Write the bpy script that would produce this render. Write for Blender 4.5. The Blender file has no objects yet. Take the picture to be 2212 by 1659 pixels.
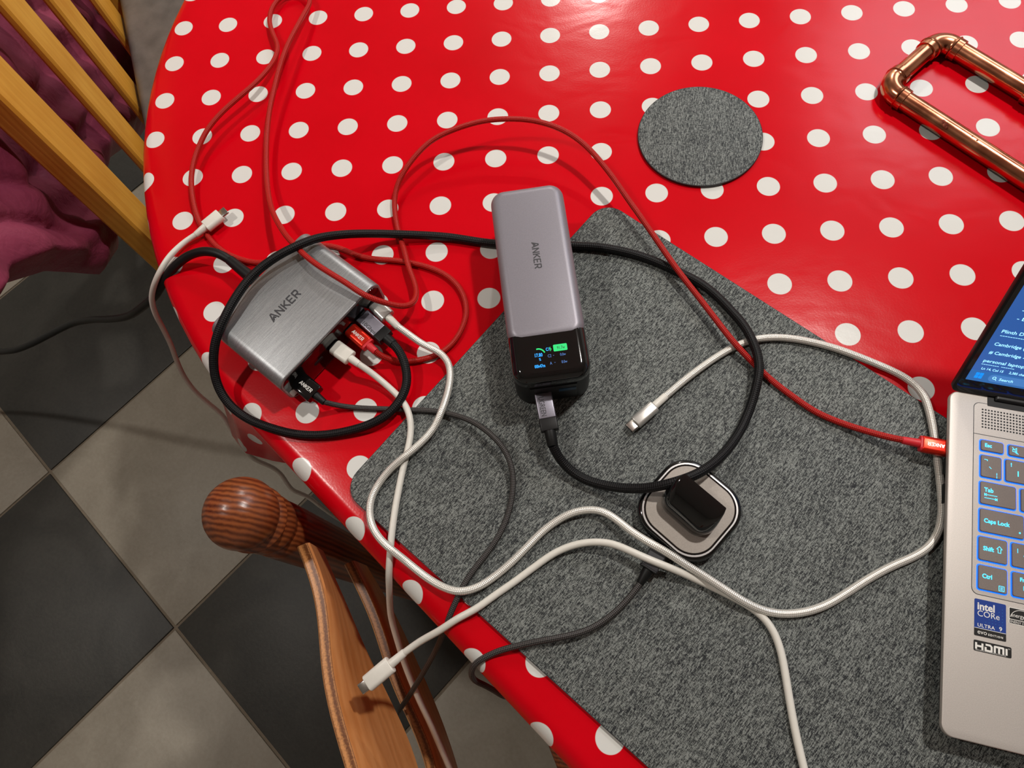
import bpy, bmesh, math, random
from mathutils import Vector, Matrix
random.seed(7)
SC = bpy.context.scene
COL = SC.collection

def lin(r, g, b, a=1.0):
    f = lambda v: (v/255/12.92) if v/255 <= 0.04045 else ((v/255+0.055)/1.055)**2.4
    return (f(r), f(g), f(b), a)

# ---------------------------------------------------------------- camera
TZ = 0.735                                     # height of the table top (cloth surface)
cam_data = bpy.data.cameras.new('camera')
cam = bpy.data.objects.new('camera', cam_data)
COL.objects.link(cam)
cam_data.sensor_width = 36.0
cam_data.lens = 1520/2212*36
cam_data.clip_start = 0.02
cam.matrix_world = Matrix(((0.99623, -0.00149, 0.08672, 0.1130),
                           (0.03207, 0.93531, -0.35238, -0.53294),
                           (-0.08059, 0.35383, 0.93183, 1.23486),
                           (0, 0, 0, 1)))
SC.camera = cam

# ---------------------------------------------------------------- light and exposure
SC.view_settings.view_transform = 'Standard'
SC.view_settings.look = 'None'
SC.view_settings.gamma = 1.0
SC.view_settings.use_curve_mapping = False
SC.view_settings.exposure = -0.11
SC.cycles.max_bounces = 4
SC.cycles.diffuse_bounces = 3
SC.cycles.glossy_bounces = 3
SC.cycles.caustics_reflective = False
world = bpy.data.worlds.new('room_air')
SC.world = world
world.use_nodes = True
world.node_tree.nodes['Background'].inputs[0].default_value = lin(225, 222, 215)
world.node_tree.nodes['Background'].inputs[1].default_value = 0.2

def area(name, loc, size, power, color, size_y=None, target=None, spread=math.pi):
    d = bpy.data.lights.new(name, 'AREA')
    d.energy = power
    d.color = color
    d.spread = spread
    if size_y:
        d.shape = 'RECTANGLE'; d.size = size; d.size_y = size_y
    else:
        d.shape = 'DISK'; d.size = size
    o = bpy.data.objects.new(name, d)
    COL.objects.link(o)
    o.location = loc
    if target:
        o.rotation_euler = (Vector(target)-Vector(loc)).to_track_quat('-Z', 'Y').to_euler()
    return o
area('ceiling_panel_light', (1.50, 1.55, 2.36), 0.9, 17, (0.84, 0.89, 1.0), 0.9)
area('ceiling_spot_light', (0.75, 0.25, 2.37), 0.10, 22, (1.0, 0.95, 0.89))
area('ceiling_spot_light', (0.20, 2.20, 2.37), 0.10, 27, (1.0, 0.95, 0.89))
area('ceiling_spot_light', (-0.95, -0.25, 2.37), 0.10, 12.5, (1.0, 0.95, 0.88))

# ---------------------------------------------------------------- small helpers
def link(o):
    COL.objects.link(o)
    return o

def thing(name, label, cat, loc=(0, 0, 0), group=None):
    o = bpy.data.objects.new(name, None)
    o.empty_display_size = 0.02
    link(o)
    o.location = loc
    o['label'] = label
    o['category'] = cat
    if group:
        o['group'] = group
    return o

def tag(o, label, cat, group=None):
    o['label'] = label
    o['category'] = cat
    if group:
        o['group'] = group
    return o

def finish(bm, name, sharp=35):
    bmesh.ops.recalc_face_normals(bm, faces=bm.faces[:])
    me = bpy.data.meshes.new(name)
    bm.to_mesh(me)
    bm.free()
    for p in me.polygons:
        p.use_smooth = True
    me.set_sharp_from_angle(angle=math.radians(sharp))
    return me

def obj(name, bm, material, parent=None, label=None, M=None, sharp=35):
    """one mesh object; mesh coordinates are world coordinates (after M)"""
    if isinstance(bm, bmesh.types.BMesh):
        if M is not None:
            bmesh.ops.transform(bm, matrix=M, verts=bm.verts[:])
        me = finish(bm, name, sharp)
    else:
        me = bm
        if M is not None:
            me.transform(M)
    o = bpy.data.objects.new(name, me)
    link(o)
    if material is not None:
        me.materials.clear()
        me.materials.append(material)
    if parent is not None:
        o.parent = parent
        if parent.type == 'EMPTY' and parent.parent is None:
            o.location = [-v for v in parent.location]
    if label:
        o['label'] = label
    return o

def frame(o, x, y, z=None):
    """matrix with given origin and axes"""
    x = Vector(x).normalized(); y = Vector(y).normalized()
    z = x.cross(y).normalized() if z is None else Vector(z)
    m = Matrix.Identity(4)
    for i in range(3):
        m[i][0] = x[i]; m[i][1] = y[i]; m[i][2] = z[i]; m[i][3] = o[i]
    return m

def rr_outline(w, d, rc, nc):
    rc = max(min(rc, w/2-1e-6, d/2-1e-6), 1e-6)
    pts = []
    for cx, cy, a0 in ((w/2-rc, d/2-rc, 0), (-w/2+rc, d/2-rc, 90), (-w/2+rc, -d/2+rc, 180), (w/2-rc, -d/2+rc, 270)):
        for k in range(nc+1):
            a = math.radians(a0+90*k/nc)
            pts.append((cx+rc*math.cos(a), cy+rc*math.sin(a)))
    return pts

def rings(bm, rows, cap0=True, cap1=True, close=True):
    """skin a list of rings (lists of points)"""
    vr = [[bm.verts.new(p) for p in r] for r in rows]
    n = len(rows[0])
    for a, b in zip(vr[:-1], vr[1:]):
        for i in range(n if close else n-1):
            j = (i+1) % n
            bm.faces.new((a[i], a[j], b[j], b[i]))
    if cap0:
        bm.faces.new(list(reversed(vr[0])))
    if cap1:
        bm.faces.new(vr[-1])
    return vr

def rprism(w, d, z0, z1, rc=0.001, rt=0.0, rb=0.0, nc=5, nt=4, c=(0, 0), bm=None):
    """box with rounded vertical corners (rc), rounded top (rt) and bottom (rb) rims"""
    bm = bm or bmesh.new()
    rows = []
    def ring(inset, z):
        pts = rr_outline(w-2*inset, d-2*inset, max(rc-inset, 0.0002), nc)
        rows.append([(c[0]+x, c[1]+y, z) for x, y in pts])
    if rb > 0:
        for k in range(nt+1):
            a = math.pi/2*k/nt
            ring(rb*(1-math.sin(a)), z0+rb*(1-math.cos(a)))
    else:
        ring(0, z0)
    if rt > 0:
        for k in range(nt+1):
            a = math.pi/2*k/nt
            ring(rt*(1-math.cos(a)), z1-rt*(1-math.sin(a)))
    else:
        ring(0, z1)
    rings(bm, rows)
    return bm

def lathe(profile, n=32, bm=None, cap=True):
    bm = bm or bmesh.new()
    rows = []
    for r, z in profile:
        rows.append([(max(r, 1e-5)*math.cos(2*math.pi*k/n), max(r, 1e-5)*math.sin(2*math.pi*k/n), z) for k in range(n)])
    rings(bm, rows, cap, cap)
    return bm

def catmull(pts, step=0.0025):
    P = [Vector(p) for p in pts]
    out = []
    Q = [P[0]*2-P[1]]+P+[P[-1]*2-P[-2]]
    for i in range(1, len(Q)-2):
        p0, p1, p2, p3 = Q[i-1], Q[i], Q[i+1], Q[i+2]
        L = (p2-p1).length
        n = max(2, int(L/step))
        t0 = 0.0
        t1 = t0+max((p1-p0).length, 1e-5)**0.5
        t2 = t1+max(L, 1e-5)**0.5
        t3 = t2+max((p3-p2).length, 1e-5)**0.5
        for k in range(n):
            t = t1+(t2-t1)*k/n
            a1 = p0*((t1-t)/(t1-t0))+p1*((t-t0)/(t1-t0))
            a2 = p1*((t2-t)/(t2-t1))+p2*((t-t1)/(t2-t1))
            a3 = p2*((t3-t)/(t3-t2))+p3*((t-t2)/(t3-t2))
            b1 = a1*((t2-t)/(t2-t0))+a2*((t-t0)/(t2-t0))
            b2 = a2*((t3-t)/(t3-t1))+a3*((t-t1)/(t3-t1))
            out.append(b1*((t2-t)/(t2-t1))+b2*((t-t1)/(t2-t1)))
    out.append(P[-1])
    # light smoothing of hand-set points
    for _ in range(6):
        out = [out[0]]+[(out[i-1]+out[i]*2+out[i+1])/4 for i in range(1, len(out)-1)]+[out[-1]]
    return out

def tube(pts, r, n=10, cap=True, radii=None):
    """swept tube with UV = (length in m, turn)"""
    bm = bmesh.new()
    uvl = bm.loops.layers.uv.new('UVMap')
    P = [Vector(p) for p in pts]
    T = [(P[min(i+1, len(P)-1)]-P[max(i-1, 0)]).normalized() for i in range(len(P))]
    up = Vector((0, 0, 1)) if abs(T[0].z) < 0.9 else Vector((1, 0, 0))
    nrm = (up-T[0]*up.dot(T[0])).normalized()
    rows, ss, s = [], [], 0.0
    for i, p in enumerate(P):
        if i:
            s += (p-P[i-1]).length
            nrm = (nrm-T[i]*nrm.dot(T[i])).normalized()
        bn = T[i].cross(nrm)
        rr = radii[i] if radii else r
        rows.append([bm.verts.new(p+(nrm*math.cos(2*math.pi*k/n)+bn*math.sin(2*math.pi*k/n))*rr) for k in range(n)])
        ss.append(s)
    for i in range(len(rows)-1):
        for k in range(n):
            j = (k+1) % n
            f = bm.faces.new((rows[i][k], rows[i][j], rows[i+1][j], rows[i+1][k]))
            for lp, uv in zip(f.loops, ((ss[i], k/n), (ss[i], (k+1)/n), (ss[i+1], (k+1)/n), (ss[i+1], k/n))):
                lp[uvl].uv = uv
    if cap:
        bm.faces.new(list(reversed(rows[0])))
        bm.faces.new(rows[-1])
    return bm

def text_bm(body, size, thick=0.0001, align='LEFT', bold=0.0, space=1.0, shear=0.0, sx=1.0, fit=None):
    cu = bpy.data.curves.new('lettering', 'FONT')
    cu.body = body
    cu.size = size
    cu.align_x = align
    cu.align_y = 'BOTTOM_BASELINE' if 'BOTTOM_BASELINE' in [e.identifier for e in cu.bl_rna.properties['align_y'].enum_items] else 'TOP_BASELINE'
    cu.extrude = thick
    cu.offset = bold
    cu.space_character = space
    cu.shear = shear
    cu.resolution_u = 3
    o = bpy.data.objects.new('lettering', cu)
    me = bpy.data.meshes.new_from_object(o)
    bm = bmesh.new()
    bm.from_mesh(me)
    if fit:
        sx = fit/max(1e-6, max(v.co.x for v in bm.verts)-min(v.co.x for v in bm.verts))
    for v in bm.verts:
        v.co.x *= sx
        v.co.z += thick
    bpy.data.objects.remove(o)
    bpy.data.curves.remove(cu)
    bpy.data.meshes.remove(me)
    return bm

def merge(dst, src, M=None):
    if M is not None:
        bmesh.ops.transform(src, matrix=M, verts=src.verts[:])
    me = bpy.data.meshes.new('tmp')
    src.to_mesh(me)
    src.free()
    dst.from_mesh(me)
    bpy.data.meshes.remove(me)
    return dst

def T(x, y, z=0):
    return Matrix.Translation((x, y, z))

def strokes(lines, w, thick=0.0001, bm=None):
    """flat lettering out of straight strokes"""
    bm = bm or bmesh.new()
    for idx, (x0, y0, x1, y1) in enumerate(lines):
        up_ = thick*(1+0.12*(idx % 6))              # no two crossing strokes share a plane
        d = Vector((x1-x0, y1-y0, 0))
        n = Vector((-d.y, d.x, 0)).normalized()*(w/2)
        e = d.normalized()*(w*0.2)
        a, b = Vector((x0, y0, 0))-e, Vector((x1, y1, 0))+e
        lo = [bm.verts.new(p) for p in (a-n, b-n, b+n, a+n)]
        hi = [bm.verts.new(p+Vector((0, 0, up_))) for p in (a-n, b-n, b+n, a+n)]
        bm.faces.new(hi)
        for i in range(4):
            j = (i+1) % 4
            bm.faces.new((lo[i], lo[j], hi[j], hi[i]))
    return bm

def maker_word(length, thick=0.0001):
    """the five-letter word mark with the notched first letter, centred"""
    L = []
    L += [(0.02, 0.0, 0.36, 1.0), (0.36, 1.0, 0.52, 1.0), (0.52, 1.0, 0.86, 0.0), (0.20, 0.12, 0.46, 0.52), (0.46, 0.52, 0.56, 0.22)]
    L += [(1.12, 0, 1.12, 1), (1.12, 1, 1.78, 0), (1.78, 0, 1.78, 1)]
    L += [(2.10, 0, 2.10, 1), (2.72, 1, 2.12, 0.42), (2.30, 0.56, 2.76, 0)]
    L += [(3.02, 0, 3.02, 1), (3.02, 1, 3.60, 1), (3.02, 0.5, 3.52, 0.5), (3.02, 0, 3.60, 0)]
    L += [(3.90, 0, 3.90, 1), (3.90, 1, 4.40, 1), (4.40, 1, 4.50, 0.86), (4.50, 0.86, 4.50, 0.58), (4.50, 0.58, 4.38, 0.44), (4.38, 0.44, 3.90, 0.44), (4.22, 0.44, 4.52, 0)]
    s = length/4.6
    bm = strokes([tuple(v*s for v in l) for l in L], 0.17*s, thick)
    bmesh.ops.transform(bm, matrix=T(-2.28*s, -0.5*s), verts=bm.verts[:])
    return bm

# ---------------------------------------------------------------- materials
class NT:
    def __init__(self, name):
        self.m = bpy.data.materials.new(name)
        self.m.use_nodes = True
        self.t = self.m.node_tree
        self.b = self.t.nodes['Principled BSDF']
    def n(self, kind, **kw):
        nd = self.t.nodes.new(kind)
        for k, v in kw.items():
            if isinstance(k, str) and hasattr(nd, k):
                setattr(nd, k, v)
        return nd
    def l(self, a, b):
        self.t.links.new(a, b)
    def math(self, op, a, b=None, clamp=False):
        nd = self.n('ShaderNodeMath', operation=op, use_clamp=clamp)
        for i, v in enumerate((a, b)):
            if v is None:
                continue
            if isinstance(v, (int, float)):
                nd.inputs[i].default_value = v
            else:
                self.l(v, nd.inputs[i])
        return nd.outputs[0]
    def coords(self, scale=(1, 1, 1), rot=(0, 0, 0), loc=(0, 0, 0), out='Object'):
        tc = self.n('ShaderNodeTexCoord')
        mp = self.n('ShaderNodeMapping')             # turn first, then stretch
        mp.inputs['Rotation'].default_value = rot
        self.l(tc.outputs[out], mp.inputs['Vector'])
        m2 = self.n('ShaderNodeMapping')
        m2.inputs['Scale'].default_value = scale
        m2.inputs['Location'].default_value = loc
        self.l(mp.outputs[0], m2.inputs['Vector'])
        mp = m2
        return mp.outputs[0]
    def noise(self, vec, scale, detail=3, rough=0.5, dist=0.0):
        nd = self.n('ShaderNodeTexNoise')
        nd.inputs['Scale'].default_value = scale
        nd.inputs['Detail'].default_value = detail
        nd.inputs['Roughness'].default_value = rough
        nd.inputs['Distortion'].default_value = dist
        self.l(vec, nd.inputs['Vector'])
        return nd.outputs[0]
    def ramp(self, fac, stops, interp='LINEAR'):
        nd = self.n('ShaderNodeValToRGB')
        cr = nd.color_ramp
        cr.interpolation = interp
        while len(cr.elements) < len(stops):
            cr.elements.new(0.5)
        for e, (p, c) in zip(cr.elements, stops):
            e.position = p
            e.color = c if len(c) == 4 else (*c, 1)
        self.l(fac, nd.inputs[0])
        return nd.outputs[0]
    def mix(self, fac, a, b, blend='MIX'):
        nd = self.n('ShaderNodeMix', data_type='RGBA', blend_type=blend)
        for i, v in ((0, fac), (6, a), (7, b)):
            if isinstance(v, (int, float)):
                nd.inputs[i].default_value = v
            elif isinstance(v, tuple):
                nd.inputs[i].default_value = v
            else:
                self.l(v, nd.inputs[i])
        return nd.outputs[2]
    def base(self, v):
        if isinstance(v, tuple):
            self.b.inputs['Base Color'].default_value = v
        else:
            self.l(v, self.b.inputs['Base Color'])
    def bump(self, h, strength=0.3, dist=0.001, prev=None):
        nd = self.n('ShaderNodeBump')
        nd.inputs['Strength'].default_value = strength
        nd.inputs['Distance'].default_value = dist
        self.l(h, nd.inputs['Height'])
        if prev is not None:
            self.l(prev, nd.inputs['Normal'])
        self.l(nd.outputs[0], self.b.inputs['Normal'])
        return nd.outputs[0]
    def set(self, rough=None, metal=None, spec=None, coat=None, coat_rough=None, emit=None, estr=None, sheen=None):
        i = self.b.inputs
        if rough is not None: i['Roughness'].default_value = rough
        if metal is not None: i['Metallic'].default_value = metal
        if spec is not None: i['Specular IOR Level'].default_value = spec
        if coat is not None: i['Coat Weight'].default_value = coat
        if coat_rough is not None: i['Coat Roughness'].default_value = coat_rough
        if sheen is not None: i['Sheen Weight'].default_value = sheen
        if emit is not None: i['Emission Color'].default_value = emit
        if estr is not None: i['Emission Strength'].default_value = estr
        return self

def plain(name, col, rough=0.5, metal=0.0, spec=0.5, grain=0.0, gscale=900, coat=0.0, emit=None, estr=0.0):
    t = NT(name)
    if grain:
        v = t.coords()
        nz = t.noise(v, gscale, 2)
        d = tuple(c*(1-grain) for c in col[:3])+(1,)
        u = tuple(min(1, c*(1+grain)) for c in col[:3])+(1,)
        t.base(t.ramp(nz, [(0.3, d), (0.7, u)]))
        t.bump(nz, 0.05, 0.0002)
    else:
        t.base(col)
    t.set(rough, metal, spec, coat)
    if emit:
        t.set(emit=emit, estr=estr)
    return t.m

MAT = {}
MAT['white_plastic'] = plain('white_plastic', lin(226, 222, 212), 0.38, grain=0.02, gscale=300)
MAT['black_plastic'] = plain('black_plastic', lin(13, 13, 14), 0.42, spec=0.35, grain=0.1)
MAT['black_gloss'] = plain('black_gloss', lin(9, 9, 10), 0.08, coat=0.4)
MAT['smoked_gloss'] = plain('smoked_gloss', lin(14, 12, 12), 0.10, coat=0.5)
MAT['black_rubber'] = plain('black_rubber', lin(14, 15, 15), 0.5, spec=0.3, grain=0.1)
MAT['steel'] = plain('steel', lin(200, 196, 190), 0.22, 1.0)
MAT['silver_anodised'] = plain('silver_anodised', lin(204, 202, 197), 0.32, 0.7, grain=0.03)
MAT['red_anodised'] = plain('red_anodised', lin(226, 44, 26), 0.3, 0.75, grain=0.04)
MAT['red_rubber'] = plain('red_rubber', lin(214, 32, 44), 0.5)
MAT['grey_anodised'] = plain('grey_anodised', lin(150, 148, 160), 0.38, 0.85, grain=0.04)
MAT['white_print'] = plain('white_print', lin(235, 232, 225), 0.5)
MAT['dark_print'] = plain('dark_print', lin(52, 52, 56), 0.5)
MAT['laptop_metal'] = plain('laptop_metal', lin(188, 181, 174), 0.45, 0.35, grain=0.06, gscale=1500)
MAT['key_cap'] = plain('key_cap', lin(122, 112, 106), 0.5, 0.2, grain=0.06, gscale=1500)
MAT['key_glow'] = plain('key_glow', lin(0, 60, 160), 0.5, emit=lin(0, 95, 255), estr=2.2)
MAT['key_letter'] = plain('key_letter', lin(0, 120, 200), 0.5, emit=lin(60, 200, 255), estr=2.6)
MAT['screen_text'] = plain('screen_text', lin(180, 220, 255), 0.4, emit=lin(150, 225, 255), estr=1.5)
MAT['screen_icon'] = plain('screen_icon', lin(0, 110, 220), 0.4, emit=lin(20, 150, 255), estr=1.0)
MAT['screen_bar'] = plain('screen_bar', lin(40, 90, 150), 0.4, emit=lin(52, 112, 182), estr=0.8)
MAT['screen_pill'] = plain('screen_pill', lin(60, 110, 170), 0.4, emit=lin(72, 128, 196), estr=0.9)
MAT['led_green'] = plain('led_green', lin(0, 120, 60), 0.4, emit=lin(20, 226, 120), estr=0.9)
MAT['led_blue'] = plain('led_blue', lin(0, 90, 160), 0.4, emit=lin(30, 165, 255), estr=1.2)
MAT['led_dim'] = plain('led_dim', lin(40, 80, 140), 0.4, emit=lin(80, 130, 200), estr=0.7)
MAT['led_dark'] = plain('led_dark', lin(10, 60, 40), 0.5)
MAT['sticker_blue'] = plain('sticker_blue', lin(16, 56, 140), 0.35)
MAT['sticker_black'] = plain('sticker_black', lin(28, 28, 28), 0.35)
MAT['sticker_cyan'] = plain('sticker_cyan', lin(30, 130, 190), 0.4)
MAT['port_blue'] = plain('port_blue', lin(10, 60, 92), 0.4)
MAT['port_dark'] = plain('port_dark', lin(4, 4, 4), 0.6)
MAT['wall_paint'] = plain('wall_paint', lin(200, 196, 188), 0.9, grain=0.02, gscale=60)
MAT['ceiling_paint'] = plain('ceiling_paint', lin(232, 230, 226), 0.9, grain=0.02, gscale=60)
MAT['table_wood'] = plain('table_wood', lin(120, 78, 46), 0.5, grain=0.12, gscale=40)
MAT['rib_stitch'] = plain('rib_stitch', lin(60, 24, 40), 0.7)

def cloth_material():
    t = NT('dotted_oilcloth')
    uv = t.n('ShaderNodeUVMap')
    sp = t.n('ShaderNodeSeparateXYZ')
    t.l(uv.outputs[0], sp.inputs[0])
    # lattice (i, j) in cell units -> metric distance to the nearest lattice point
    fi = t.math('SUBTRACT', sp.outputs[0], t.math('ROUND', sp.outputs[0]))
    fj = t.math('SUBTRACT', sp.outputs[1], t.math('ROUND', sp.outputs[1]))
    dy = t.math('ADD', t.math('MULTIPLY', fj, 0.9976), t.math('MULTIPLY', fi, -0.0445))
    d = t.math('SQRT', t.math('ADD', t.math('MULTIPLY', fi, fi), t.math('MULTIPLY', dy, dy)))
    dot = t.math('SUBTRACT', 1.0, t.math('MULTIPLY', t.math('SUBTRACT', d, 0.199), 120.0), clamp=False)
    dotc = t.n('ShaderNodeClamp')
    t.l(dot, dotc.inputs[0])
    v = t.coords()
    soft = t.noise(v, 9, 3)
    red = t.ramp(soft, [(0.3, lin(200, 0, 16)), (0.7, lin(211, 2, 22))])
    specks = t.noise(v, 420, 1)
    white = t.ramp(specks, [(0.12, lin(196, 195, 190)), (0.20, lin(220, 219, 214))])
    t.base(t.mix(dotc.outputs[0], red, white))
    # canvas grain, soft waves and the folds from the packet
    weave = t.noise(t.coords(scale=(1, 1, 1)), 700, 1)
    waves = t.noise(t.coords(scale=(1, 1.5, 1)), 16, 2, 0.55, 0.4)
    wr = t.n('ShaderNodeTexWave', wave_type='BANDS', bands_direction='X')
    wr.inputs['Scale'].default_value = 1.1
    wr.inputs['Distortion'].default_value = 2.0
    wr.inputs['Detail'].default_value = 2
    t.l(t.coords(rot=(0, 0, 0.35)), wr.inputs['Vector'])
    h = t.math('ADD', t.math('MULTIPLY', waves, 1.0), t.math('MULTIPLY', wr.outputs[1], 0.35))
    b1 = t.bump(h, 0.22, 0.0022)
    t.bump(weave, 0.05, 0.0005, b1)
    t.set(0.20, 0, 0.2)
    return t.m
MAT['oilcloth'] = cloth_material()

def heather(name, rot, dark, light):
    """printed fabric look: short light flecks along both threads over a dark ground"""
    t = NT(name)
    a = t.noise(t.coords(scale=(1900, 300, 300), rot=(0, 0, rot)), 1.0, 1, 0.5, 0.8)
    b = t.noise(t.coords(scale=(800, 1700, 300), rot=(0, 0, rot), loc=(5, 3, 0)), 1.0, 1, 0.5, 0.8)
    big = t.noise(t.coords(scale=(14, 42, 10), rot=(0, 0, rot)), 1.0, 2, 0.6)
    big2 = t.noise(t.coords(scale=(60, 12, 10), rot=(0, 0, rot), loc=(9, 1, 0)), 1.0, 2, 0.6)
    m = t.math('ADD', t.math('MULTIPLY', a, 0.58), t.math('MULTIPLY', b, 0.42))
    s = t.math('ADD', m, t.math('MULTIPLY', t.math('SUBTRACT', t.math('ADD', big, big2), 1.0), 0.07))
    t.base(t.ramp(s, [(0.40, dark), (0.50, tuple((x+y)/2.6 for x, y in zip(dark[:3], light[:3]))+(1,)), (0.60, light)]))
    t.set(0.65, 0, 0.2)
    return t.m
MAT['mat_print'] = heather('mat_print', 0.672, lin(36, 38, 41), lin(136, 140, 136))
MAT['coaster_print'] = heather('coaster_print', 0.1, lin(42, 45, 48), lin(134, 138, 135))
MAT['mat_edge'] = plain('mat_edge', lin(34, 34, 36), 0.6)

def tile_material(name, dark, light):
    t = NT(name)
    oi = t.n('ShaderNodeObjectInfo')
    v = t.n('ShaderNodeVectorMath', operation='ADD')
    tc = t.n('ShaderNodeTexCoord')
    t.l(tc.outputs['Object'], v.inputs[0])
    cmb = t.n('ShaderNodeCombineXYZ')
    t.l(t.math('MULTIPLY', oi.outputs['Random'], 30.0), cmb.inputs[0])
    t.l(cmb.outputs[0], v.inputs[1])
    n1 = t.noise(v.outputs[0], 9, 5, 0.6, 0.6)
    n2 = t.noise(v.outputs[0], 160, 3, 0.6)
    s = t.math('ADD', t.math('MULTIPLY', n1, 0.7), t.math('MULTIPLY', n2, 0.3))
    t.base(t.ramp(s, [(0.35, dark), (0.65, light)]))
    t.bump(n2, 0.2, 0.001)
    t.set(0.5, 0, 0.4)
    return t.m
MAT['tile_dark'] = tile_material('tile_dark', lin(44, 43, 39), lin(62, 60, 55))
MAT['tile_light'] = tile_material('tile_light', lin(142, 134, 120), lin(162, 154, 140))
MAT['grout'] = plain('grout', lin(132, 120, 104), 0.9, grain=0.08, gscale=200)

def wood(name, dark, light, axis_scale, rot=(0, 0, 0), rings_=60, dist=3.0, rough=0.35, direction='X', blotch=0.25, spec=0.5):
    t = NT(name)
    v = t.coords(scale=axis_scale, rot=rot)
    w = t.n('ShaderNodeTexWave', wave_type='BANDS', bands_direction=direction)
    w.inputs['Scale'].default_value = rings_
    w.inputs['Distortion'].default_value = dist
    w.inputs['Detail'].default_value = 3
    w.inputs['Detail Scale'].default_value = 1.5
    t.l(v, w.inputs['Vector'])
    fine = t.noise(t.coords(scale=tuple(a*b for a, b in zip(axis_scale, (300, 300, 300))), rot=rot), 1.0, 3)
    big = t.noise(t.coords(), 14, 3)
    s = t.math('ADD', t.math('MULTIPLY', w.outputs[1], 1-blotch), t.math('ADD', t.math('MULTIPLY', big, blotch), t.math('MULTIPLY', t.math('SUBTRACT', fine, 0.5), 0.3)))
    t.base(t.ramp(s, [(0.12, dark), (0.75, light)]))
    t.bump(w.outputs[1], 0.15, 0.0006)
    t.set(rough, 0, spec)
    return t.m
# the dark pine post: growth rings as near-level planes that run down the post
MAT['dark_pine'] = wood('dark_pine', lin(74, 30, 16), lin(150, 82, 44), (1, 1, 0.12), rot=(0.0, 0.0, 0.12), rings_=80, dist=2.6, rough=0.3, direction='Y', blotch=0.5)
MAT['bent_ply'] = wood('bent_ply', lin(200, 124, 64), lin(236, 168, 106), (0.25, 0.25, 1), rings_=22, dist=9, rough=0.28, direction='Z', blotch=0.82)
MAT['oak'] = wood('oak', lin(220, 146, 42), lin(246, 184, 74), (1, 1, 0.06), rings_=55, dist=8, rough=0.45, direction='X', blotch=0.85, spec=0.3)

def ply_edge():
    t = NT('ply_edge')
    uv = t.n('ShaderNodeUVMap')
    sp = t.n('ShaderNodeSeparateXYZ')
    t.l(uv.outputs[0], sp.inputs[0])
    w = t.math('SINE', t.math('MULTIPLY', sp.outputs[1], 2*math.pi*3.0))
    nz = t.noise(t.coords(), 700, 3)
    s = t.math('ADD', t.math('MULTIPLY', w, 0.3), t.math('MULTIPLY', nz, 0.9))
    t.base(t.ramp(s, [(0.2, lin(112, 64, 30)), (0.75, lin(206, 142, 84))]))
    t.set(0.4)
    return t.m
MAT['ply_edge'] = ply_edge()

def braid(name, c0, c1, rough, metal, pitch, strands, bump=0.5, spec=0.5):
    """crossed threads from the cord's own length / turn coordinates"""
    t = NT(name)
    uv = t.n('ShaderNodeUVMap')
    sp = t.n('ShaderNodeSeparateXYZ')
    t.l(uv.outputs[0], sp.inputs[0])
    k = 2*math.pi/pitch
    u = t.math('MULTIPLY', sp.outputs[0], k)
    v = t.math('MULTIPLY', sp.outputs[1], 2*math.pi*strands)
    a = t.math('SINE', t.math('ADD', u, v))
    b = t.math('SINE', t.math('SUBTRACT', u, v))
    w = t.math('MULTIPLY', a, b)
    s = t.math('ADD', t.math('MULTIPLY', w, 0.5), 0.5)
    t.base(t.ramp(s, [(0.15, c0), (0.7, c1)]))
    t.bump(s, bump, 0.0006)
    t.set(rough, metal, spec)
    return t.m
MAT['braid_black'] = braid('braid_black', lin(3, 3, 4), lin(20, 19, 21), 0.5, 0, 0.0030, 7, 0.5, 0.25)
MAT['braid_red'] = braid('braid_red', lin(104, 4, 6), lin(206, 30, 20), 0.45, 0.0, 0.0024, 6, 0.5, 0.3)
MAT['braid_silver'] = braid('braid_silver', lin(188, 184, 176), lin(240, 236, 228), 0.3, 0.35, 0.0024, 6, 0.35)
MAT['braid_grey'] = braid('braid_grey', lin(8, 7, 8), lin(84, 80, 78), 0.45, 0.1, 0.0024, 5, 0.5, 0.3)

def brushed(name, c0, c1, rot):
    t = NT(name)
    n1 = t.noise(t.coords(scale=(60, 2600, 600), rot=(0, 0, rot)), 1.0, 3, 0.7)
    n2 = t.noise(t.coords(), 1400, 2)
    s = t.math('ADD', t.math('MULTIPLY', n1, 0.7), t.math('MULTIPLY', n2, 0.3))
    t.base(t.ramp(s, [(0.3, c0), (0.7, c1)]))
    t.bump(s, 0.12, 0.0002)
    t.set(0.42, 0.75)
    return t.m
MAT['brushed_grey'] = brushed('brushed_grey', lin(128, 130, 132), lin(176, 178, 180), -0.9216)
MAT['slate_satin'] = plain('slate_satin', lin(138, 134, 142), 0.42, 0.35, grain=0.05, gscale=1200)
MAT['stone_satin'] = plain('stone_satin', lin(150, 142, 134), 0.5, 0.3, grain=0.08, gscale=1200)
MAT['ring_silver'] = plain('ring_silver', lin(225, 225, 225), 0.2, 0.6)

def copper():
    t = NT('copper')
    nz = t.noise(t.coords(), 60, 4)
    t.base(t.ramp(nz, [(0.35, lin(190, 118, 88)), (0.7, lin(218, 150, 114))]))
    r = t.ramp(nz, [(0.3, (0.16, 0.16, 0.16, 1)), (0.7, (0.26, 0.26, 0.26, 1))])
    t.l(r, t.b.inputs['Roughness'])
    t.set(metal=1.0)
    return t.m
MAT['copper'] = copper()
MAT['copper_stain'] = plain('copper_stain', lin(110, 48, 30), 0.4, 0.6)

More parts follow.
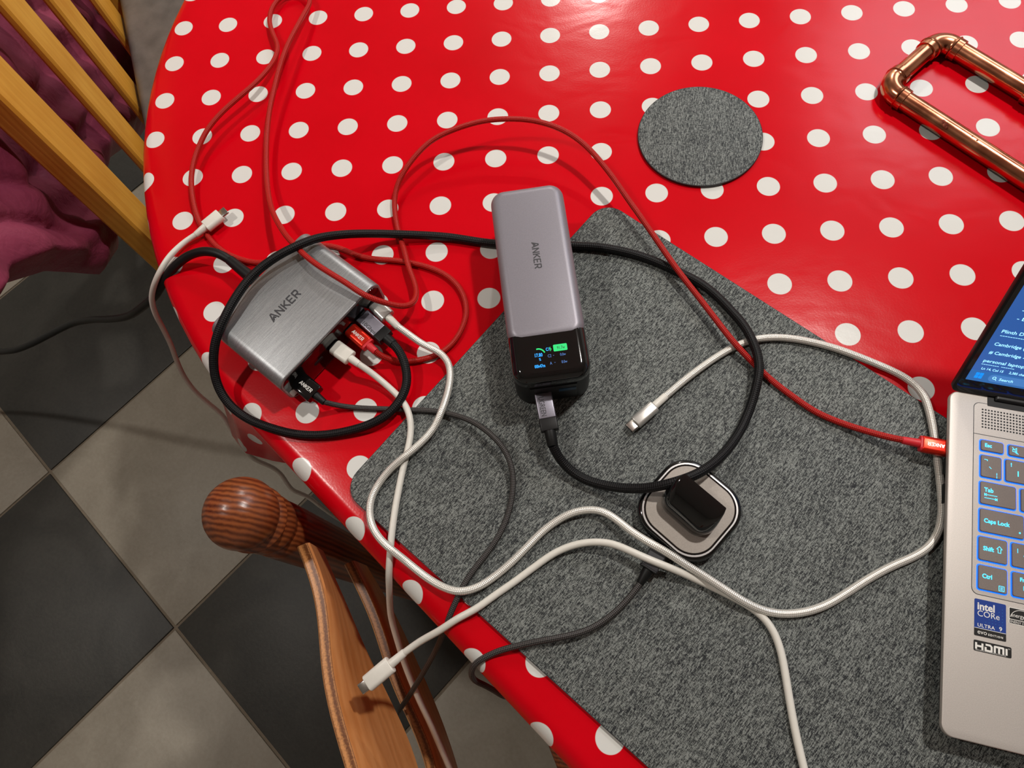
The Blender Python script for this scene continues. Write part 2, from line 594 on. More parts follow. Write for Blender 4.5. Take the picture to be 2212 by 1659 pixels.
def jacket_material():
    t = NT('plum_satin')
    nz = t.noise(t.coords(), 7, 4, 0.6, 0.5)
    t.base(t.ramp(nz, [(0.3, lin(132, 52, 78)), (0.7, lin(164, 74, 100))]))
    cr = t.noise(t.coords(scale=(1, 1, 0.7)), 34, 4, 0.6, 0.3)
    t.bump(cr, 0.5, 0.008)
    t.set(0.5, 0, 0.25)
    return t.m
MAT['plum_satin'] = jacket_material()
def leather():
    t = NT('grey_leatherette')
    nz = t.noise(t.coords(), 40, 4)
    t.base(t.ramp(nz, [(0.3, lin(104, 100, 96)), (0.7, lin(126, 121, 116))]))
    t.bump(t.noise(t.coords(), 600, 3), 0.25, 0.0006)
    t.set(0.45, 0, 0.4)
    return t.m
MAT['grey_leatherette'] = leather()
def screen_material():
    t = NT('lit_screen')
    nz = t.noise(t.coords(scale=(1, 1, 1)), 6, 2)
    c = t.ramp(nz, [(0.3, lin(40, 92, 168)), (0.7, lin(66, 116, 200))])
    t.base(lin(8, 14, 24))
    t.l(c, t.b.inputs['Emission Color'])
    t.set(0.1, estr=0.85)
    return t.m
MAT['lit_screen'] = screen_material()

# ================================================================ cable routes (metres, in the room)
PATHS = {
    'red': [(-0.038, -0.3231, 0.751), (-0.0354, -0.3253, 0.748), (-0.0277, -0.3266, 0.742), (-0.0175, -0.3267, 0.7385), (-0.0119, -0.326, 0.7376), (0.0049, -0.3221, 0.7376), (0.0192, -0.3111, 0.7376), (0.0273, -0.2936, 0.7376), (0.0285, -0.281, 0.7376), (0.0235, -0.2652, 0.7376), (0.0121, -0.252, 0.7376), (-0.0066, -0.2423, 0.7376), (-0.0315, -0.2362, 0.7376), (-0.0499, -0.2346, 0.7376), (-0.0668, -0.2308, 0.7376), (-0.0816, -0.2235, 0.7376), (-0.1, -0.22, 0.7376), (-0.1194, -0.2246, 0.7376), (-0.1342, -0.2333, 0.7376), (-0.1493, -0.2366, 0.7376), (-0.1622, -0.2342, 0.7376), (-0.1761, -0.229, 0.7376), (-0.1905, -0.2197, 0.7376), (-0.2021, -0.2067, 0.7376), (-0.2093, -0.1965, 0.738), (-0.2171, -0.18, 0.739), (-0.224, -0.1551, 0.741), (-0.2246, -0.1382, 0.743), (-0.2216, -0.1203, 0.745), (-0.2153, -0.1046, 0.748), (-0.2054, -0.0896, 0.75), (-0.1921, -0.0737, 0.751), (-0.1779, -0.0566, 0.751), (-0.1687, -0.0371, 0.749), (-0.1653, -0.0186, 0.746), (-0.1669, -0.0045, 0.744), (-0.1756, 0.0137, 0.742), (-0.182, 0.0312, 0.741), (-0.1824, 0.0456, 0.741), (-0.1789, 0.0564, 0.741), (-0.1688, 0.0675, 0.741), (-0.154, 0.0654, 0.742), (-0.143, 0.0519, 0.744), (-0.1457, 0.0295, 0.747), (-0.1495, 0.0071, 0.75), (-0.1541, -0.0142, 0.751), (-0.1571, -0.038, 0.751), (-0.1595, -0.062, 0.749), (-0.161, -0.0855, 0.747), (-0.1603, -0.1087, 0.745), (-0.1582, -0.1292, 0.744), (-0.1542, -0.152, 0.744), (-0.1474, -0.176, 0.747), (-0.1374, -0.1978, 0.754), (-0.1243, -0.218, 0.763), (-0.1131, -0.2331, 0.77), (-0.1032, -0.2438, 0.774), (-0.0937, -0.2537, 0.777), (-0.0813, -0.264, 0.779), (-0.0675, -0.273, 0.779), (-0.0559, -0.2801, 0.778), (-0.0442, -0.2878, 0.776), (-0.0327, -0.2901, 0.769), (-0.0213, -0.2895, 0.76), (-0.0147, -0.2874, 0.755), (-0.0108, -0.2805, 0.75), (-0.0111, -0.2693, 0.746), (-0.0157, -0.2562, 0.7435), (-0.0207, -0.245, 0.7426), (-0.025, -0.2305, 0.741), (-0.0309, -0.2157, 0.738), (-0.0354, -0.2013, 0.7376), (-0.0379, -0.1885, 0.739), (-0.0387, -0.1782, 0.741), (-0.0364, -0.1671, 0.745), (-0.0314, -0.1584, 0.749), (-0.0228, -0.1466, 0.753), (-0.008, -0.1321, 0.757), (0.0118, -0.1232, 0.76), (0.0355, -0.1171, 0.762), (0.0552, -0.1163, 0.763), (0.0786, -0.1187, 0.763), (0.1018, -0.1273, 0.762), (0.1209, -0.1414, 0.76), (0.1396, -0.165, 0.757), (0.1575, -0.1935, 0.753), (0.1688, -0.212, 0.751), (0.1774, -0.2268, 0.75), (0.1868, -0.2435, 0.749), (0.1977, -0.2615, 0.748), (0.2082, -0.2772, 0.7465), (0.2198, -0.2958, 0.746), (0.2294, -0.3118, 0.7465), (0.2362, -0.3207, 0.7455), (0.248, -0.3322, 0.741), (0.258, -0.3433, 0.7405), (0.2715, -0.3555, 0.7405), (0.286, -0.3671, 0.7405), (0.3027, -0.3755, 0.741), (0.3213, -0.3834, 0.744), (0.3336, -0.3882, 0.747), (0.34, -0.3898, 0.748)],
    'black': [(0.0987, -0.3979, 0.756), (0.1022, -0.4043, 0.751), (0.1087, -0.4113, 0.746), (0.1185, -0.4181, 0.744), (0.133, -0.4233, 0.746), (0.1486, -0.4268, 0.751), (0.1637, -0.4278, 0.758), (0.1781, -0.4262, 0.766), (0.1934, -0.4209, 0.767), (0.2093, -0.4095, 0.759), (0.223, -0.3944, 0.75), (0.2336, -0.3783, 0.744), (0.2415, -0.3608, 0.744), (0.2461, -0.3448, 0.747), (0.248, -0.3363, 0.7475), (0.2476, -0.3244, 0.747), (0.2443, -0.3121, 0.747), (0.2406, -0.3, 0.744), (0.2322, -0.2862, 0.742), (0.2221, -0.2729, 0.7417), (0.2099, -0.2614, 0.7416), (0.1944, -0.2521, 0.7416), (0.1819, -0.2449, 0.7416), (0.1673, -0.238, 0.7416), (0.151, -0.2326, 0.7416), (0.1335, -0.2289, 0.7416), (0.1138, -0.2269, 0.741), (0.0834, -0.2241, 0.7388), (0.0472, -0.2221, 0.7388), (0.0298, -0.2191, 0.7388), (0.01, -0.2155, 0.7392), (-0.0202, -0.2148, 0.7425), (-0.0321, -0.2154, 0.7445), (-0.0431, -0.2163, 0.747), (-0.0644, -0.2217, 0.756), (-0.0783, -0.2295, 0.766), (-0.0888, -0.2374, 0.774), (-0.0985, -0.2458, 0.779), (-0.1109, -0.254, 0.78), (-0.1215, -0.2614, 0.779), (-0.1321, -0.2716, 0.778), (-0.1394, -0.2836, 0.7775), (-0.1453, -0.2971, 0.777), (-0.1504, -0.3104, 0.775), (-0.1551, -0.3208, 0.771), (-0.1588, -0.3337, 0.763), (-0.1596, -0.3449, 0.755), (-0.1566, -0.3554, 0.748), (-0.149, -0.3653, 0.743), (-0.1348, -0.3747, 0.74), (-0.1169, -0.3813, 0.739), (-0.0959, -0.3862, 0.7388), (-0.0754, -0.3868, 0.7388), (-0.0565, -0.3839, 0.7395), (-0.0398, -0.3794, 0.7415), (-0.0255, -0.3719, 0.7435), (-0.0164, -0.3605, 0.7445), (-0.0123, -0.3482, 0.7455), (-0.0133, -0.3371, 0.747), (-0.0173, -0.3259, 0.7495), (-0.0217, -0.32, 0.751), (-0.0248, -0.3172, 0.7515)],
    'silver': [(-0.0223, -0.3025, 0.751), (-0.0133, -0.3082, 0.748), (-0.0021, -0.3155, 0.745), (0.0106, -0.3209, 0.743), (0.0174, -0.3282, 0.74), (0.0196, -0.3391, 0.7405), (0.0189, -0.3528, 0.742), (0.016, -0.3684, 0.7455), (0.01, -0.3827, 0.743), (0.0012, -0.3939, 0.7435), (-0.009, -0.4045, 0.746), (-0.019, -0.4125, 0.743), (-0.0279, -0.4241, 0.741), (-0.0323, -0.4347, 0.741), (-0.032, -0.4461, 0.7415), (-0.0284, -0.4557, 0.7425), (-0.021, -0.4648, 0.744), (-0.0131, -0.4708, 0.7445), (-0.0052, -0.4762, 0.741), (0.0033, -0.4825, 0.74), (0.0184, -0.4921, 0.7405), (0.0294, -0.4966, 0.743), (0.0371, -0.498, 0.7448), (0.048, -0.4948, 0.7425), (0.0586, -0.4877, 0.741), (0.0709, -0.4773, 0.741), (0.0818, -0.4661, 0.741), (0.0925, -0.4551, 0.741), (0.1037, -0.447, 0.742), (0.1127, -0.4426, 0.743), (0.1227, -0.4405, 0.7435), (0.1329, -0.4411, 0.744), (0.1407, -0.4456, 0.745), (0.1522, -0.4553, 0.7475), (0.1635, -0.4628, 0.75), (0.1748, -0.4691, 0.7505), (0.1863, -0.476, 0.748), (0.1977, -0.4824, 0.746), (0.2086, -0.4895, 0.746), (0.2231, -0.4987, 0.7455), (0.2339, -0.5035, 0.743), (0.2459, -0.5059, 0.741), (0.2606, -0.5049, 0.741), (0.2757, -0.5002, 0.741), (0.2913, -0.4914, 0.741), (0.3072, -0.4816, 0.741), (0.3231, -0.4733, 0.741), (0.3371, -0.4673, 0.741), (0.3479, -0.4605, 0.741), (0.3551, -0.4512, 0.741), (0.3596, -0.4388, 0.741), (0.3617, -0.4231, 0.741), (0.363, -0.4038, 0.741), (0.3639, -0.3839, 0.741), (0.3637, -0.3669, 0.741), (0.3618, -0.354, 0.741), (0.3568, -0.3443, 0.7395), (0.3481, -0.3367, 0.7385), (0.3329, -0.3289, 0.739), (0.3167, -0.3223, 0.741), (0.3011, -0.316, 0.741), (0.285, -0.3114, 0.741), (0.2719, -0.3091, 0.741), (0.2585, -0.3087, 0.741), (0.2448, -0.3109, 0.741), (0.2343, -0.3154, 0.741), (0.2237, -0.3214, 0.741), (0.2093, -0.3318, 0.742), (0.1951, -0.3431, 0.7425), (0.1798, -0.3565, 0.7425)],
    'whited': [(-0.0497, -0.334, 0.7515), (-0.0451, -0.3364, 0.749), (-0.0373, -0.3412, 0.744), (-0.0292, -0.3473, 0.741), (-0.0209, -0.3544, 0.74), (-0.0136, -0.3625, 0.742), (-0.0092, -0.3706, 0.743), (-0.0073, -0.3808, 0.741), (-0.0076, -0.391, 0.7406), (-0.0091, -0.402, 0.7406), (-0.0109, -0.4128, 0.7406), (-0.0126, -0.4279, 0.7406), (-0.014, -0.4426, 0.7406), (-0.0147, -0.4571, 0.7404), (-0.0151, -0.466, 0.7395), (-0.0153, -0.4757, 0.7376), (-0.0167, -0.4852, 0.731), (-0.0198, -0.4955, 0.713), (-0.0237, -0.5037, 0.693), (-0.0262, -0.5142, 0.673), (-0.0231, -0.5354, 0.65), (-0.0209, -0.5474, 0.637), (-0.0167, -0.56, 0.627), (-0.0108, -0.575, 0.617), (-0.0027, -0.5911, 0.609), (0.0054, -0.6079, 0.603), (0.0126, -0.6228, 0.597), (0.0206, -0.6482, 0.575), (0.0201, -0.6871, 0.515)],
    'whitee': [(-0.0046, -0.538, 0.717), (0.0078, -0.5298, 0.723), (0.0219, -0.523, 0.732), (0.0359, -0.5145, 0.739), (0.0475, -0.5086, 0.741), (0.0606, -0.4989, 0.7406), (0.072, -0.491, 0.7406), (0.0844, -0.4816, 0.7406), (0.1011, -0.4699, 0.742), (0.1137, -0.4649, 0.744), (0.1231, -0.4631, 0.746), (0.1324, -0.4631, 0.7475), (0.1401, -0.4643, 0.7485), (0.1517, -0.4691, 0.7495), (0.1631, -0.4741, 0.7498), (0.1746, -0.4782, 0.7485), (0.1864, -0.4823, 0.745), (0.1982, -0.487, 0.7415), (0.2094, -0.492, 0.7406), (0.223, -0.4987, 0.7406), (0.2334, -0.5051, 0.7406), (0.2408, -0.5135, 0.7406), (0.2448, -0.5241, 0.7406), (0.2465, -0.5351, 0.7406), (0.2477, -0.5513, 0.7406), (0.2492, -0.5697, 0.7406), (0.2511, -0.585, 0.7406), (0.2529, -0.5962, 0.7406), (0.2554, -0.6144, 0.7406), (0.2622, -0.6353, 0.7406)],
    'whitef': [(-0.2074, -0.2103, 0.742), (-0.2141, -0.213, 0.74), (-0.2196, -0.2184, 0.74), (-0.2283, -0.2316, 0.741), (-0.235, -0.2427, 0.738), (-0.2453, -0.2494, 0.727), (-0.2587, -0.253, 0.707), (-0.2706, -0.2545, 0.68), (-0.2797, -0.2559, 0.65), (-0.2852, -0.2608, 0.625), (-0.2919, -0.2668, 0.6), (-0.295, -0.2759, 0.575), (-0.2902, -0.2859, 0.557), (-0.2771, -0.2969, 0.545), (-0.2653, -0.3059, 0.539), (-0.2579, -0.3165, 0.533), (-0.251, -0.3293, 0.525), (-0.2453, -0.3389, 0.513), (-0.2405, -0.3446, 0.499), (-0.2327, -0.3468, 0.485), (-0.2253, -0.3496, 0.473), (-0.2208, -0.3547, 0.463), (-0.2175, -0.3622, 0.453), (-0.2127, -0.3681, 0.443), (-0.2054, -0.3696, 0.435), (-0.1987, -0.3727, 0.429), (-0.1884, -0.3801, 0.42), (-0.1792, -0.3875, 0.375), (-0.2054, -0.3701, 0.235), (-0.2703, -0.3325, 0.005)],
    'power': [(-0.1669, -0.2426, 0.752), (-0.1725, -0.239, 0.754), (-0.1831, -0.2353, 0.754), (-0.1932, -0.2335, 0.752), (-0.2098, -0.2349, 0.746), (-0.224, -0.2417, 0.739), (-0.2391, -0.2465, 0.725), (-0.256, -0.2494, 0.707), (-0.2812, -0.2474, 0.683), (-0.3179, -0.2413, 0.65), (-0.3576, -0.2299, 0.62), (-0.404, -0.216, 0.59), (-0.4454, -0.2082, 0.565), (-0.4841, -0.2112, 0.545), (-0.5172, -0.2166, 0.53), (-0.55, -0.2183, 0.515), (-0.583, -0.2141, 0.5), (-0.6626, -0.1997, 0.455), (-0.8137, -0.1649, 0.335), (-0.9823, -0.1379, 0.185), (-1.2037, -0.1398, 0.007)],
    'greyh': [(-0.0734, -0.3641, 0.75), (-0.0675, -0.3642, 0.744), (-0.0583, -0.364, 0.738), (-0.0446, -0.3648, 0.7374), (-0.0309, -0.3651, 0.7374), (-0.0174, -0.366, 0.738), (-0.0033, -0.3671, 0.7403), (0.0087, -0.3677, 0.7403), (0.0215, -0.3704, 0.742), (0.0319, -0.3742, 0.745), (0.0417, -0.3791, 0.747), (0.0529, -0.3874, 0.749), (0.0616, -0.396, 0.749), (0.0671, -0.405, 0.747), (0.0702, -0.4149, 0.745), (0.0705, -0.4272, 0.743), (0.0687, -0.4393, 0.741), (0.0651, -0.4513, 0.7403), (0.0594, -0.4627, 0.7403), (0.0527, -0.4726, 0.7403), (0.0442, -0.4837, 0.7403), (0.0378, -0.4943, 0.7403), (0.034, -0.5029, 0.7395), (0.0292, -0.5133, 0.7355), (0.0223, -0.5251, 0.719), (0.0134, -0.5356, 0.693), (0.0026, -0.5468, 0.665), (-0.01, -0.5604, 0.637), (-0.0221, -0.5736, 0.613), (-0.034, -0.5851, 0.589), (-0.0426, -0.5938, 0.57), (-0.0557, -0.6086, 0.535), (-0.0806, -0.631, 0.465), (-0.1205, -0.6575, 0.335), (-0.1608, -0.6907, 0.175), (-0.196, -0.7286, 0.005)],
    'greyw': [(0.158, -0.4886, 0.744), (0.1532, -0.4952, 0.744), (0.1454, -0.5037, 0.744), (0.1377, -0.5106, 0.744), (0.1298, -0.516, 0.744), (0.1207, -0.5206, 0.744), (0.1092, -0.5238, 0.745), (0.0978, -0.5262, 0.745), (0.0862, -0.5285, 0.743), (0.0748, -0.5314, 0.741), (0.0646, -0.534, 0.739), (0.0565, -0.5377, 0.737), (0.0502, -0.5408, 0.735), (0.0457, -0.5451, 0.73), (0.044, -0.5503, 0.722), (0.0462, -0.5543, 0.713), (0.0502, -0.5566, 0.703), (0.0545, -0.5601, 0.687), (0.057, -0.5659, 0.645), (0.0545, -0.5715, 0.575), (0.0469, -0.5795, 0.435), (0.0424, -0.588, 0.235), (0.0484, -0.5929, 0.007)],
}
# ================================================================ the setting
def struct(name, bm, m, parent=None, M=None):
    o = obj(name, bm, m, parent, M=M)
    if parent is None:
        o['kind'] = 'structure'
    return o

def slab(x0, x1, y0, y1, z0, z1):
    bm = bmesh.new()
    rings(bm, [[(x0, y0, z), (x1, y0, z), (x1, y1, z), (x0, y1, z)] for z in (z0, z1)])
    return bm

RX0, RX1, RY0, RY1, RZ = -2.15, 2.55, -2.35, 2.65, 2.4
floor = struct('floor', slab(RX0, RX1, RY0, RY1, -0.06, -0.003), MAT['grout'])
floor['label'] = 'chequered floor of dark and light grey square tiles with brown grout'
struct('ceiling', slab(RX0, RX1, RY0, RY1, RZ, RZ+0.05), MAT['ceiling_paint'])['label'] = 'white painted ceiling above the table'
struct('wall_left', slab(RX0-0.1, RX0, RY0, RY1, 0, RZ), MAT['wall_paint'])['label'] = 'painted wall on the left'
struct('wall_right', slab(RX1, RX1+0.1, RY0, RY1, 0, RZ), MAT['wall_paint'])['label'] = 'painted wall on the right'
struct('wall_back', slab(RX0, RX1, RY1, RY1+0.1, 0, RZ), MAT['wall_paint'])['label'] = 'painted wall beyond the table'
struct('wall_front', slab(RX0, RX1, RY0-0.1, RY0, 0, RZ), MAT['wall_paint'])['label'] = 'painted wall behind the camera'

TS = 0.4093                                       # floor tile pitch
TA = Vector((0.7489, -0.6627, 0)); TB = Vector((0.6627, 0.7489, 0))
TO = Vector((-0.8779, -0.2457, 0))
tmesh = {}
for key, nm in ((0, 'tile_light'), (1, 'tile_dark')):
    bm = rprism(TS-0.005, TS-0.005, -0.012, 0.0, rc=0.001, rt=0.0012, nc=2, nt=2)
    me = finish(bm, nm)
    me.materials.append(MAT[nm])
    tmesh[key] = me
tang = math.atan2(TA.y, TA.x)
for ia in range(-11, 11):
    for ib in range(-11, 11):
        c = TO+TA*(TS*(ia+0.5))+TB*(TS*(ib+0.5))
        if not (RX0+0.29 < c.x < RX1-0.29 and RY0+0.29 < c.y < RY1-0.29):
            continue
        o = bpy.data.objects.new('tile', tmesh[(ia+ib) % 2])
        link(o)
        o.location = c
        o.rotation_euler = (0, 0, tang)
        o.parent = floor

# ================================================================ table and cloth
UA = Vector((-0.740, 0.673, 0)); WA = Vector((0.673, 0.740, 0))      # long axis and cross axis of the table
UA.normalize(); WA.normalize()
TR = 0.4825                                        # half width to the outside of the cloth
U0, U1, WC = -0.15, -0.75, 0.1107                  # the two round ends
def stadium(n_arc=64, n_side=24):
    """list of (centre, outward normal) going round the table"""
    out = []
    for k in range(n_arc+1):
        a = -math.pi/2+math.pi*k/n_arc              # left end, from the near side over to the far side
        out.append((UA*U0+WA*WC, UA*math.cos(a)+WA*math.sin(a)))
    for k in range(1, n_side):
        out.append((UA*(U0+(U1-U0)*k/n_side)+WA*WC, WA.copy()))
    for k in range(n_arc+1):
        a = math.pi/2+math.pi*k/n_arc
        out.append((UA*U1+WA*WC, UA*math.cos(a)+WA*math.sin(a)))
    for k in range(1, n_side):
        out.append((UA*(U1+(U0-U1)*k/n_side)+WA*WC, -WA))
    return out
ST = stadium()
PITCH = 0.0455
def lattice(p):
    i = p.x/PITCH
    return (i, (-p.y/PITCH+0.0445*i)/0.9976)

def bell(x, c, s):
    return math.exp(-((x-c)/s)**2)

def make_cloth():
    bm = bmesh.new()
    uvl = bm.loops.layers.uv.new('UVMap')
    RO = 0.014
    rows, flat = [], []
    prof = []                                      # (distance out from centre line, drop, arc length)
    for f in (0.0, 0.15, 0.3, 0.45, 0.6, 0.72, 0.82, 0.9, 0.95, 1.0):
        prof.append((f*(TR-RO), 0.0, f*(TR-RO), 0.0))
    for k in range(1, 8):
        a = math.pi/2*k/7
        prof.append((TR-RO+RO*math.sin(a), RO*(1-math.cos(a)), TR-RO+RO*a, 0.0))
    L = 0.165
    for k in range(1, 10):
        t = k/9
        prof.append((TR, RO+L*t, TR-RO+RO*math.pi/2+L*t, t))
    for out, drop, arc, t in prof:
        ring = []
        for idx, (c, n) in enumerate(ST):
            d = out
            if t > 0:
                ang = math.degrees(math.atan2(n.y, n.x)) % 360
                fl = 0.058*bell(ang, 217, 6.5)+0.016*bell(ang, 176.5, 4.5)+0.014*bell(ang, 187, 4.5)+0.012*bell(ang, 160, 5)-0.008
                fl += 0.004*math.sin(idx*0.9)
                d += fl*t**1.3
            p = c+n*d+Vector((0, 0, TZ-drop))
            ring.append((bm.verts.new(p), lattice(c+n*arc)))
        rows.append(ring)
    n = len(ST)
    for a, b in zip(rows[:-1], rows[1:]):
        for i in range(n):
            j = (i+1) % n
            q = (a[i], a[j], b[j], b[i])
            vs = [v[0] for v in q]
            try:
                f = bm.faces.new(vs)
            except ValueError:
                continue
            for lp, v in zip(f.loops, q):
                lp[uvl].uv = v[1]
    # the middle strip between the two ends lies on the centre line: weld it
    bmesh.ops.remove_doubles(bm, verts=[v[0] for v in rows[0]], dist=1e-6)
    return bm
cloth = obj('tablecloth', make_cloth(), MAT['oilcloth'], sharp=60)
tag(cloth, 'red oilcloth tablecloth with white polka dots draped over the round-ended table', 'tablecloth')

tb = thing('table', 'round-ended wooden table hidden under the red dotted cloth', 'table', (0.45, -0.25, 0))
bm = bmesh.new()
rings(bm, [[c+n*(TR-0.016)+Vector((0, 0, z)) for c, n in ST] for z in (TZ-0.03, TZ-0.0015)])
obj('table_top', bm, MAT['table_wood'], tb)
for su in (U0+0.05, U1-0.05):
    for sw in (-0.25, 0.25):
        p = UA*su+WA*(WC+sw)
        obj('leg', rprism(0.06, 0.06, 0.0, TZ-0.03, rc=0.008, c=(p.x, p.y)), MAT['table_wood'], tb)

# ================================================================ placemat and coaster
MX = Vector((0.7828, -0.6223, 0)); MY = Vector((0.6223, 0.7828, 0))
MAT_CORNER = Vector((0.1389, -0.1817, 0))          # the far left corner
ML, MW, MH = 0.455, 0.3138, 0.003
pm = thing('placemat', 'large dark grey fabric-look placemat with rounded corners under power bank and laptop', 'placemat', tuple(MAT_CORNER+MX*ML/2-MY*MW/2+Vector((0, 0, TZ))))
Mm = frame(MAT_CORNER+MX*ML/2-MY*MW/2+Vector((0, 0, TZ)), MX, MY)
obj('board', rprism(ML, MW, 0.0002, MH-0.0004, rc=0.017, nc=8), MAT['mat_edge'], pm, M=Mm)
obj('printed_face', rprism(ML-0.0008, MW-0.0008, MH-0.0006, MH, rc=0.0166, rt=0.0003, nc=8, nt=2), MAT['mat_print'], pm, M=Mm)
MZ = TZ+MH

cs = thing('coaster', 'round dark grey fabric-look coaster lying alone on the red cloth', 'coaster', (0.2203, -0.1174, TZ))
obj('board', lathe([(0.0520, 0.0002), (0.0523, 0.0010), (0.0523, 0.0026), (0.0519, 0.0029)], 72), MAT['mat_edge'], cs, M=T(0.2203, -0.1174, TZ))
obj('printed_face', lathe([(0.0517, 0.0022), (0.0517, 0.0029), (0.0512, 0.0031)], 72), MAT['coaster_print'], cs, M=T(0.2203, -0.1174, TZ))

# ================================================================ dark pine ladder-back chair
pc = thing('pine_chair', 'dark pine ladder-back chair with ball finial and bent plywood slats at the table edge', 'chair', (-0.03, -0.63, 0))
P0 = Vector((-0.1085, -0.454, 0)); PD = Vector((0.42, -0.907, 0)).normalized(); PF = Vector((0.907, 0.42, 0)).normalized()
CW = 0.375
post_profile = [(0.016, 0.0), (0.021, 0.05), (0.0225, 0.42), (0.0225, 0.70), (0.0222, 0.712), (0.0195, 0.716), (0.0205, 0.722), (0.0225, 0.727),
                (0.0228, 0.731), (0.0215, 0.736), (0.0185, 0.740), (0.0180, 0.743), (0.0200, 0.747), (0.0238, 0.750), (0.0245, 0.7525), (0.0236, 0.755)]
post_profile = [(r_*(1.055 if z_ > 0.69 else 1.03), z_-0.0325*min(1, z_/0.5)) for r_, z_ in post_profile]
zc, rb_ = 0.7410, 0.0267
PQ = P0+Vector((-0.0185, 0.0068, 0))               # the slats are lapped on the front of the posts
for k in range(1, 15):
    a = -0.80+(math.pi/2+0.80)*k/14
    post_profile.append((rb_*math.cos(a), zc+rb_*math.sin(a)))
for i, q in enumerate((PQ, P0+PD*(CW+0.0145)-PF*0.0145)):
    obj('post', lathe(post_profile, 40), MAT['dark_pine'], pc, M=T(q.x, q.y, 0), label='turned dark pine back post with ball top' if i == 0 else None)

def bent_slat(z_top, top_pts, low_pts, th=0.0105):
    """bent slat between the posts: rows along its length, mirrored about the chair's middle"""
    def interp(pts, a, k):
        if a <= pts[0][0]:
            return pts[0][k]
        for p, q in zip(pts[:-1], pts[1:]):
            if a <= q[0]:
                t = (a-p[0])/(q[0]-p[0]); t = t*t*(3-2*t) if False else t
                return p[k]+(q[k]-p[k])*t
        return pts[-1][k]
    N = 48
    A0 = 0.0135
    raw = []
    for i in range(N+1):
        a = A0+(CW-2*A0)*i/N
        am = min(a, CW-a)
        raw.append([a, interp(top_pts, am, 1), z_top+interp(top_pts, am, 2), interp(low_pts, am, 1), interp(low_pts, am, 2)])
    for _ in range(12):
        raw = [raw[0]]+[[raw[i][0]]+[(raw[i-1][k]+2*raw[i][k]+raw[i+1][k])/4 for k in range(1, 5)] for i in range(1, N)]+[raw[-1]]
    bm = bmesh.new()
    rows = []
    for a, ft, zt, fl, zl in raw:
        b = P0+PD*a
        r = 0.0025
        o_t = b+PF*ft; i_t = b+PF*(ft+th); o_l = b+PF*(fl-th); i_l = b+PF*fl
        rows.append([o_t+Vector((0, 0, zt-r)), o_t+PF*r*0.6+Vector((0, 0, zt)), i_t-PF*r*0.6+Vector((0, 0, zt)), i_t+Vector((0, 0, zt-r)),
                     (i_t*0.65+i_l*0.35)+Vector((0, 0, zt*0.65+zl*0.35)), (i_t*0.3+i_l*0.7)+Vector((0, 0, zt*0.3+zl*0.7)),
                     i_l+Vector((0, 0, zl+r)), i_l-PF*r+Vector((0, 0, zl)), o_l+PF*r+Vector((0, 0, zl)), o_l+Vector((0, 0, zl+r))])
    rings(bm, rows)
    # the laminated upper edge as its own strip
    be = bmesh.new()
    uvl = be.loops.layers.uv.new('UVMap')
    prev = None
    for a, ft, zt, fl, zl in raw:
        b = P0+PD*a
        vs = [be.verts.new(b+PF*(ft+0.0012)+Vector((0, 0, zt-0.0002))), be.verts.new(b+PF*(ft+0.002)+Vector((0, 0, zt+0.0004))),
              be.verts.new(b+PF*(ft+th-0.002)+Vector((0, 0, zt+0.0004))), be.verts.new(b+PF*(ft+th-0.0012)+Vector((0, 0, zt-0.0002)))]
        if prev:
            for k in range(3):
                f = be.faces.new((prev[0][k], prev[0][k+1], vs[k+1], vs[k]))
                for lp, uv in zip(f.loops, ((prev[1], k/3), (prev[1], (k+1)/3), (a, (k+1)/3), (a, k/3))):
                    lp[uvl].uv = uv
        prev = (vs, a)
    return bm, be
for zt, tp, lp in ((0.700, [(0.0, 0.002, -0.006), (0.0155, 0.003, -0.002), (0.037, 0.0066, 0), (0.0654, 0.0053, 0), (0.1055, -0.0061, 0), (0.14, -0.0087, 0), (0.19, -0.0078, 0)],
                    [(0.0, 0.010, 0.655), (0.02, 0.011, 0.652), (0.06, 0.0115, 0.635), (0.095, 0.0103, 0.62), (0.174, 0.018, 0.603), (0.19, 0.018, 0.602)]),
                   (0.580, [(0.0, 0.001, -0.004), (0.02, 0.005, 0), (0.0664, 0.0115, 0), (0.127, 0.0100, 0), (0.19, 0.019, 0)],
                    [(0.0, 0.012, 0.535), (0.02, 0.015, 0.530), (0.066, 0.0210, 0.508), (0.154, 0.026, 0.494), (0.19, 0.027, 0.492)])):
    b1, b2 = bent_slat(zt, tp, lp)
    s = obj('slat', b1, MAT['bent_ply'], pc, label='bent plywood back slat, orange-brown varnish')
    obj('laminated_edge', b2, MAT['ply_edge'], s)
SB = 0.108                                        # the seat starts well ahead of the back
bm = rprism(CW+0.05, 0.36, 0.42, 0.45, rc=0.03, rt=0.006, rb=0.004)
obj('seat', bm, MAT['dark_pine'], pc, M=frame(P0+PD*CW/2+PF*(SB+0.18), PF.cross(Vector((0, 0, 1))), PF))
for s in (0.02, CW-0.02):
    q = P0+PD*s+PF*(SB+0.33)
    obj('leg', lathe([(0.015, 0.0), (0.021, 0.1), (0.0215, 0.38), (0.019, 0.42)], 20), MAT['dark_pine'], pc, M=T(q.x, q.y, 0))
    for zz in (0.20, 0.40):
        a = (PQ if s < 0.1 else P0+PD*(CW+0.0145)-PF*0.0145)+Vector((0, 0, zz))
        obj('stretcher', tube([a, q+Vector((0, 0, zz))], 0.010, 10), MAT['dark_pine'], pc)

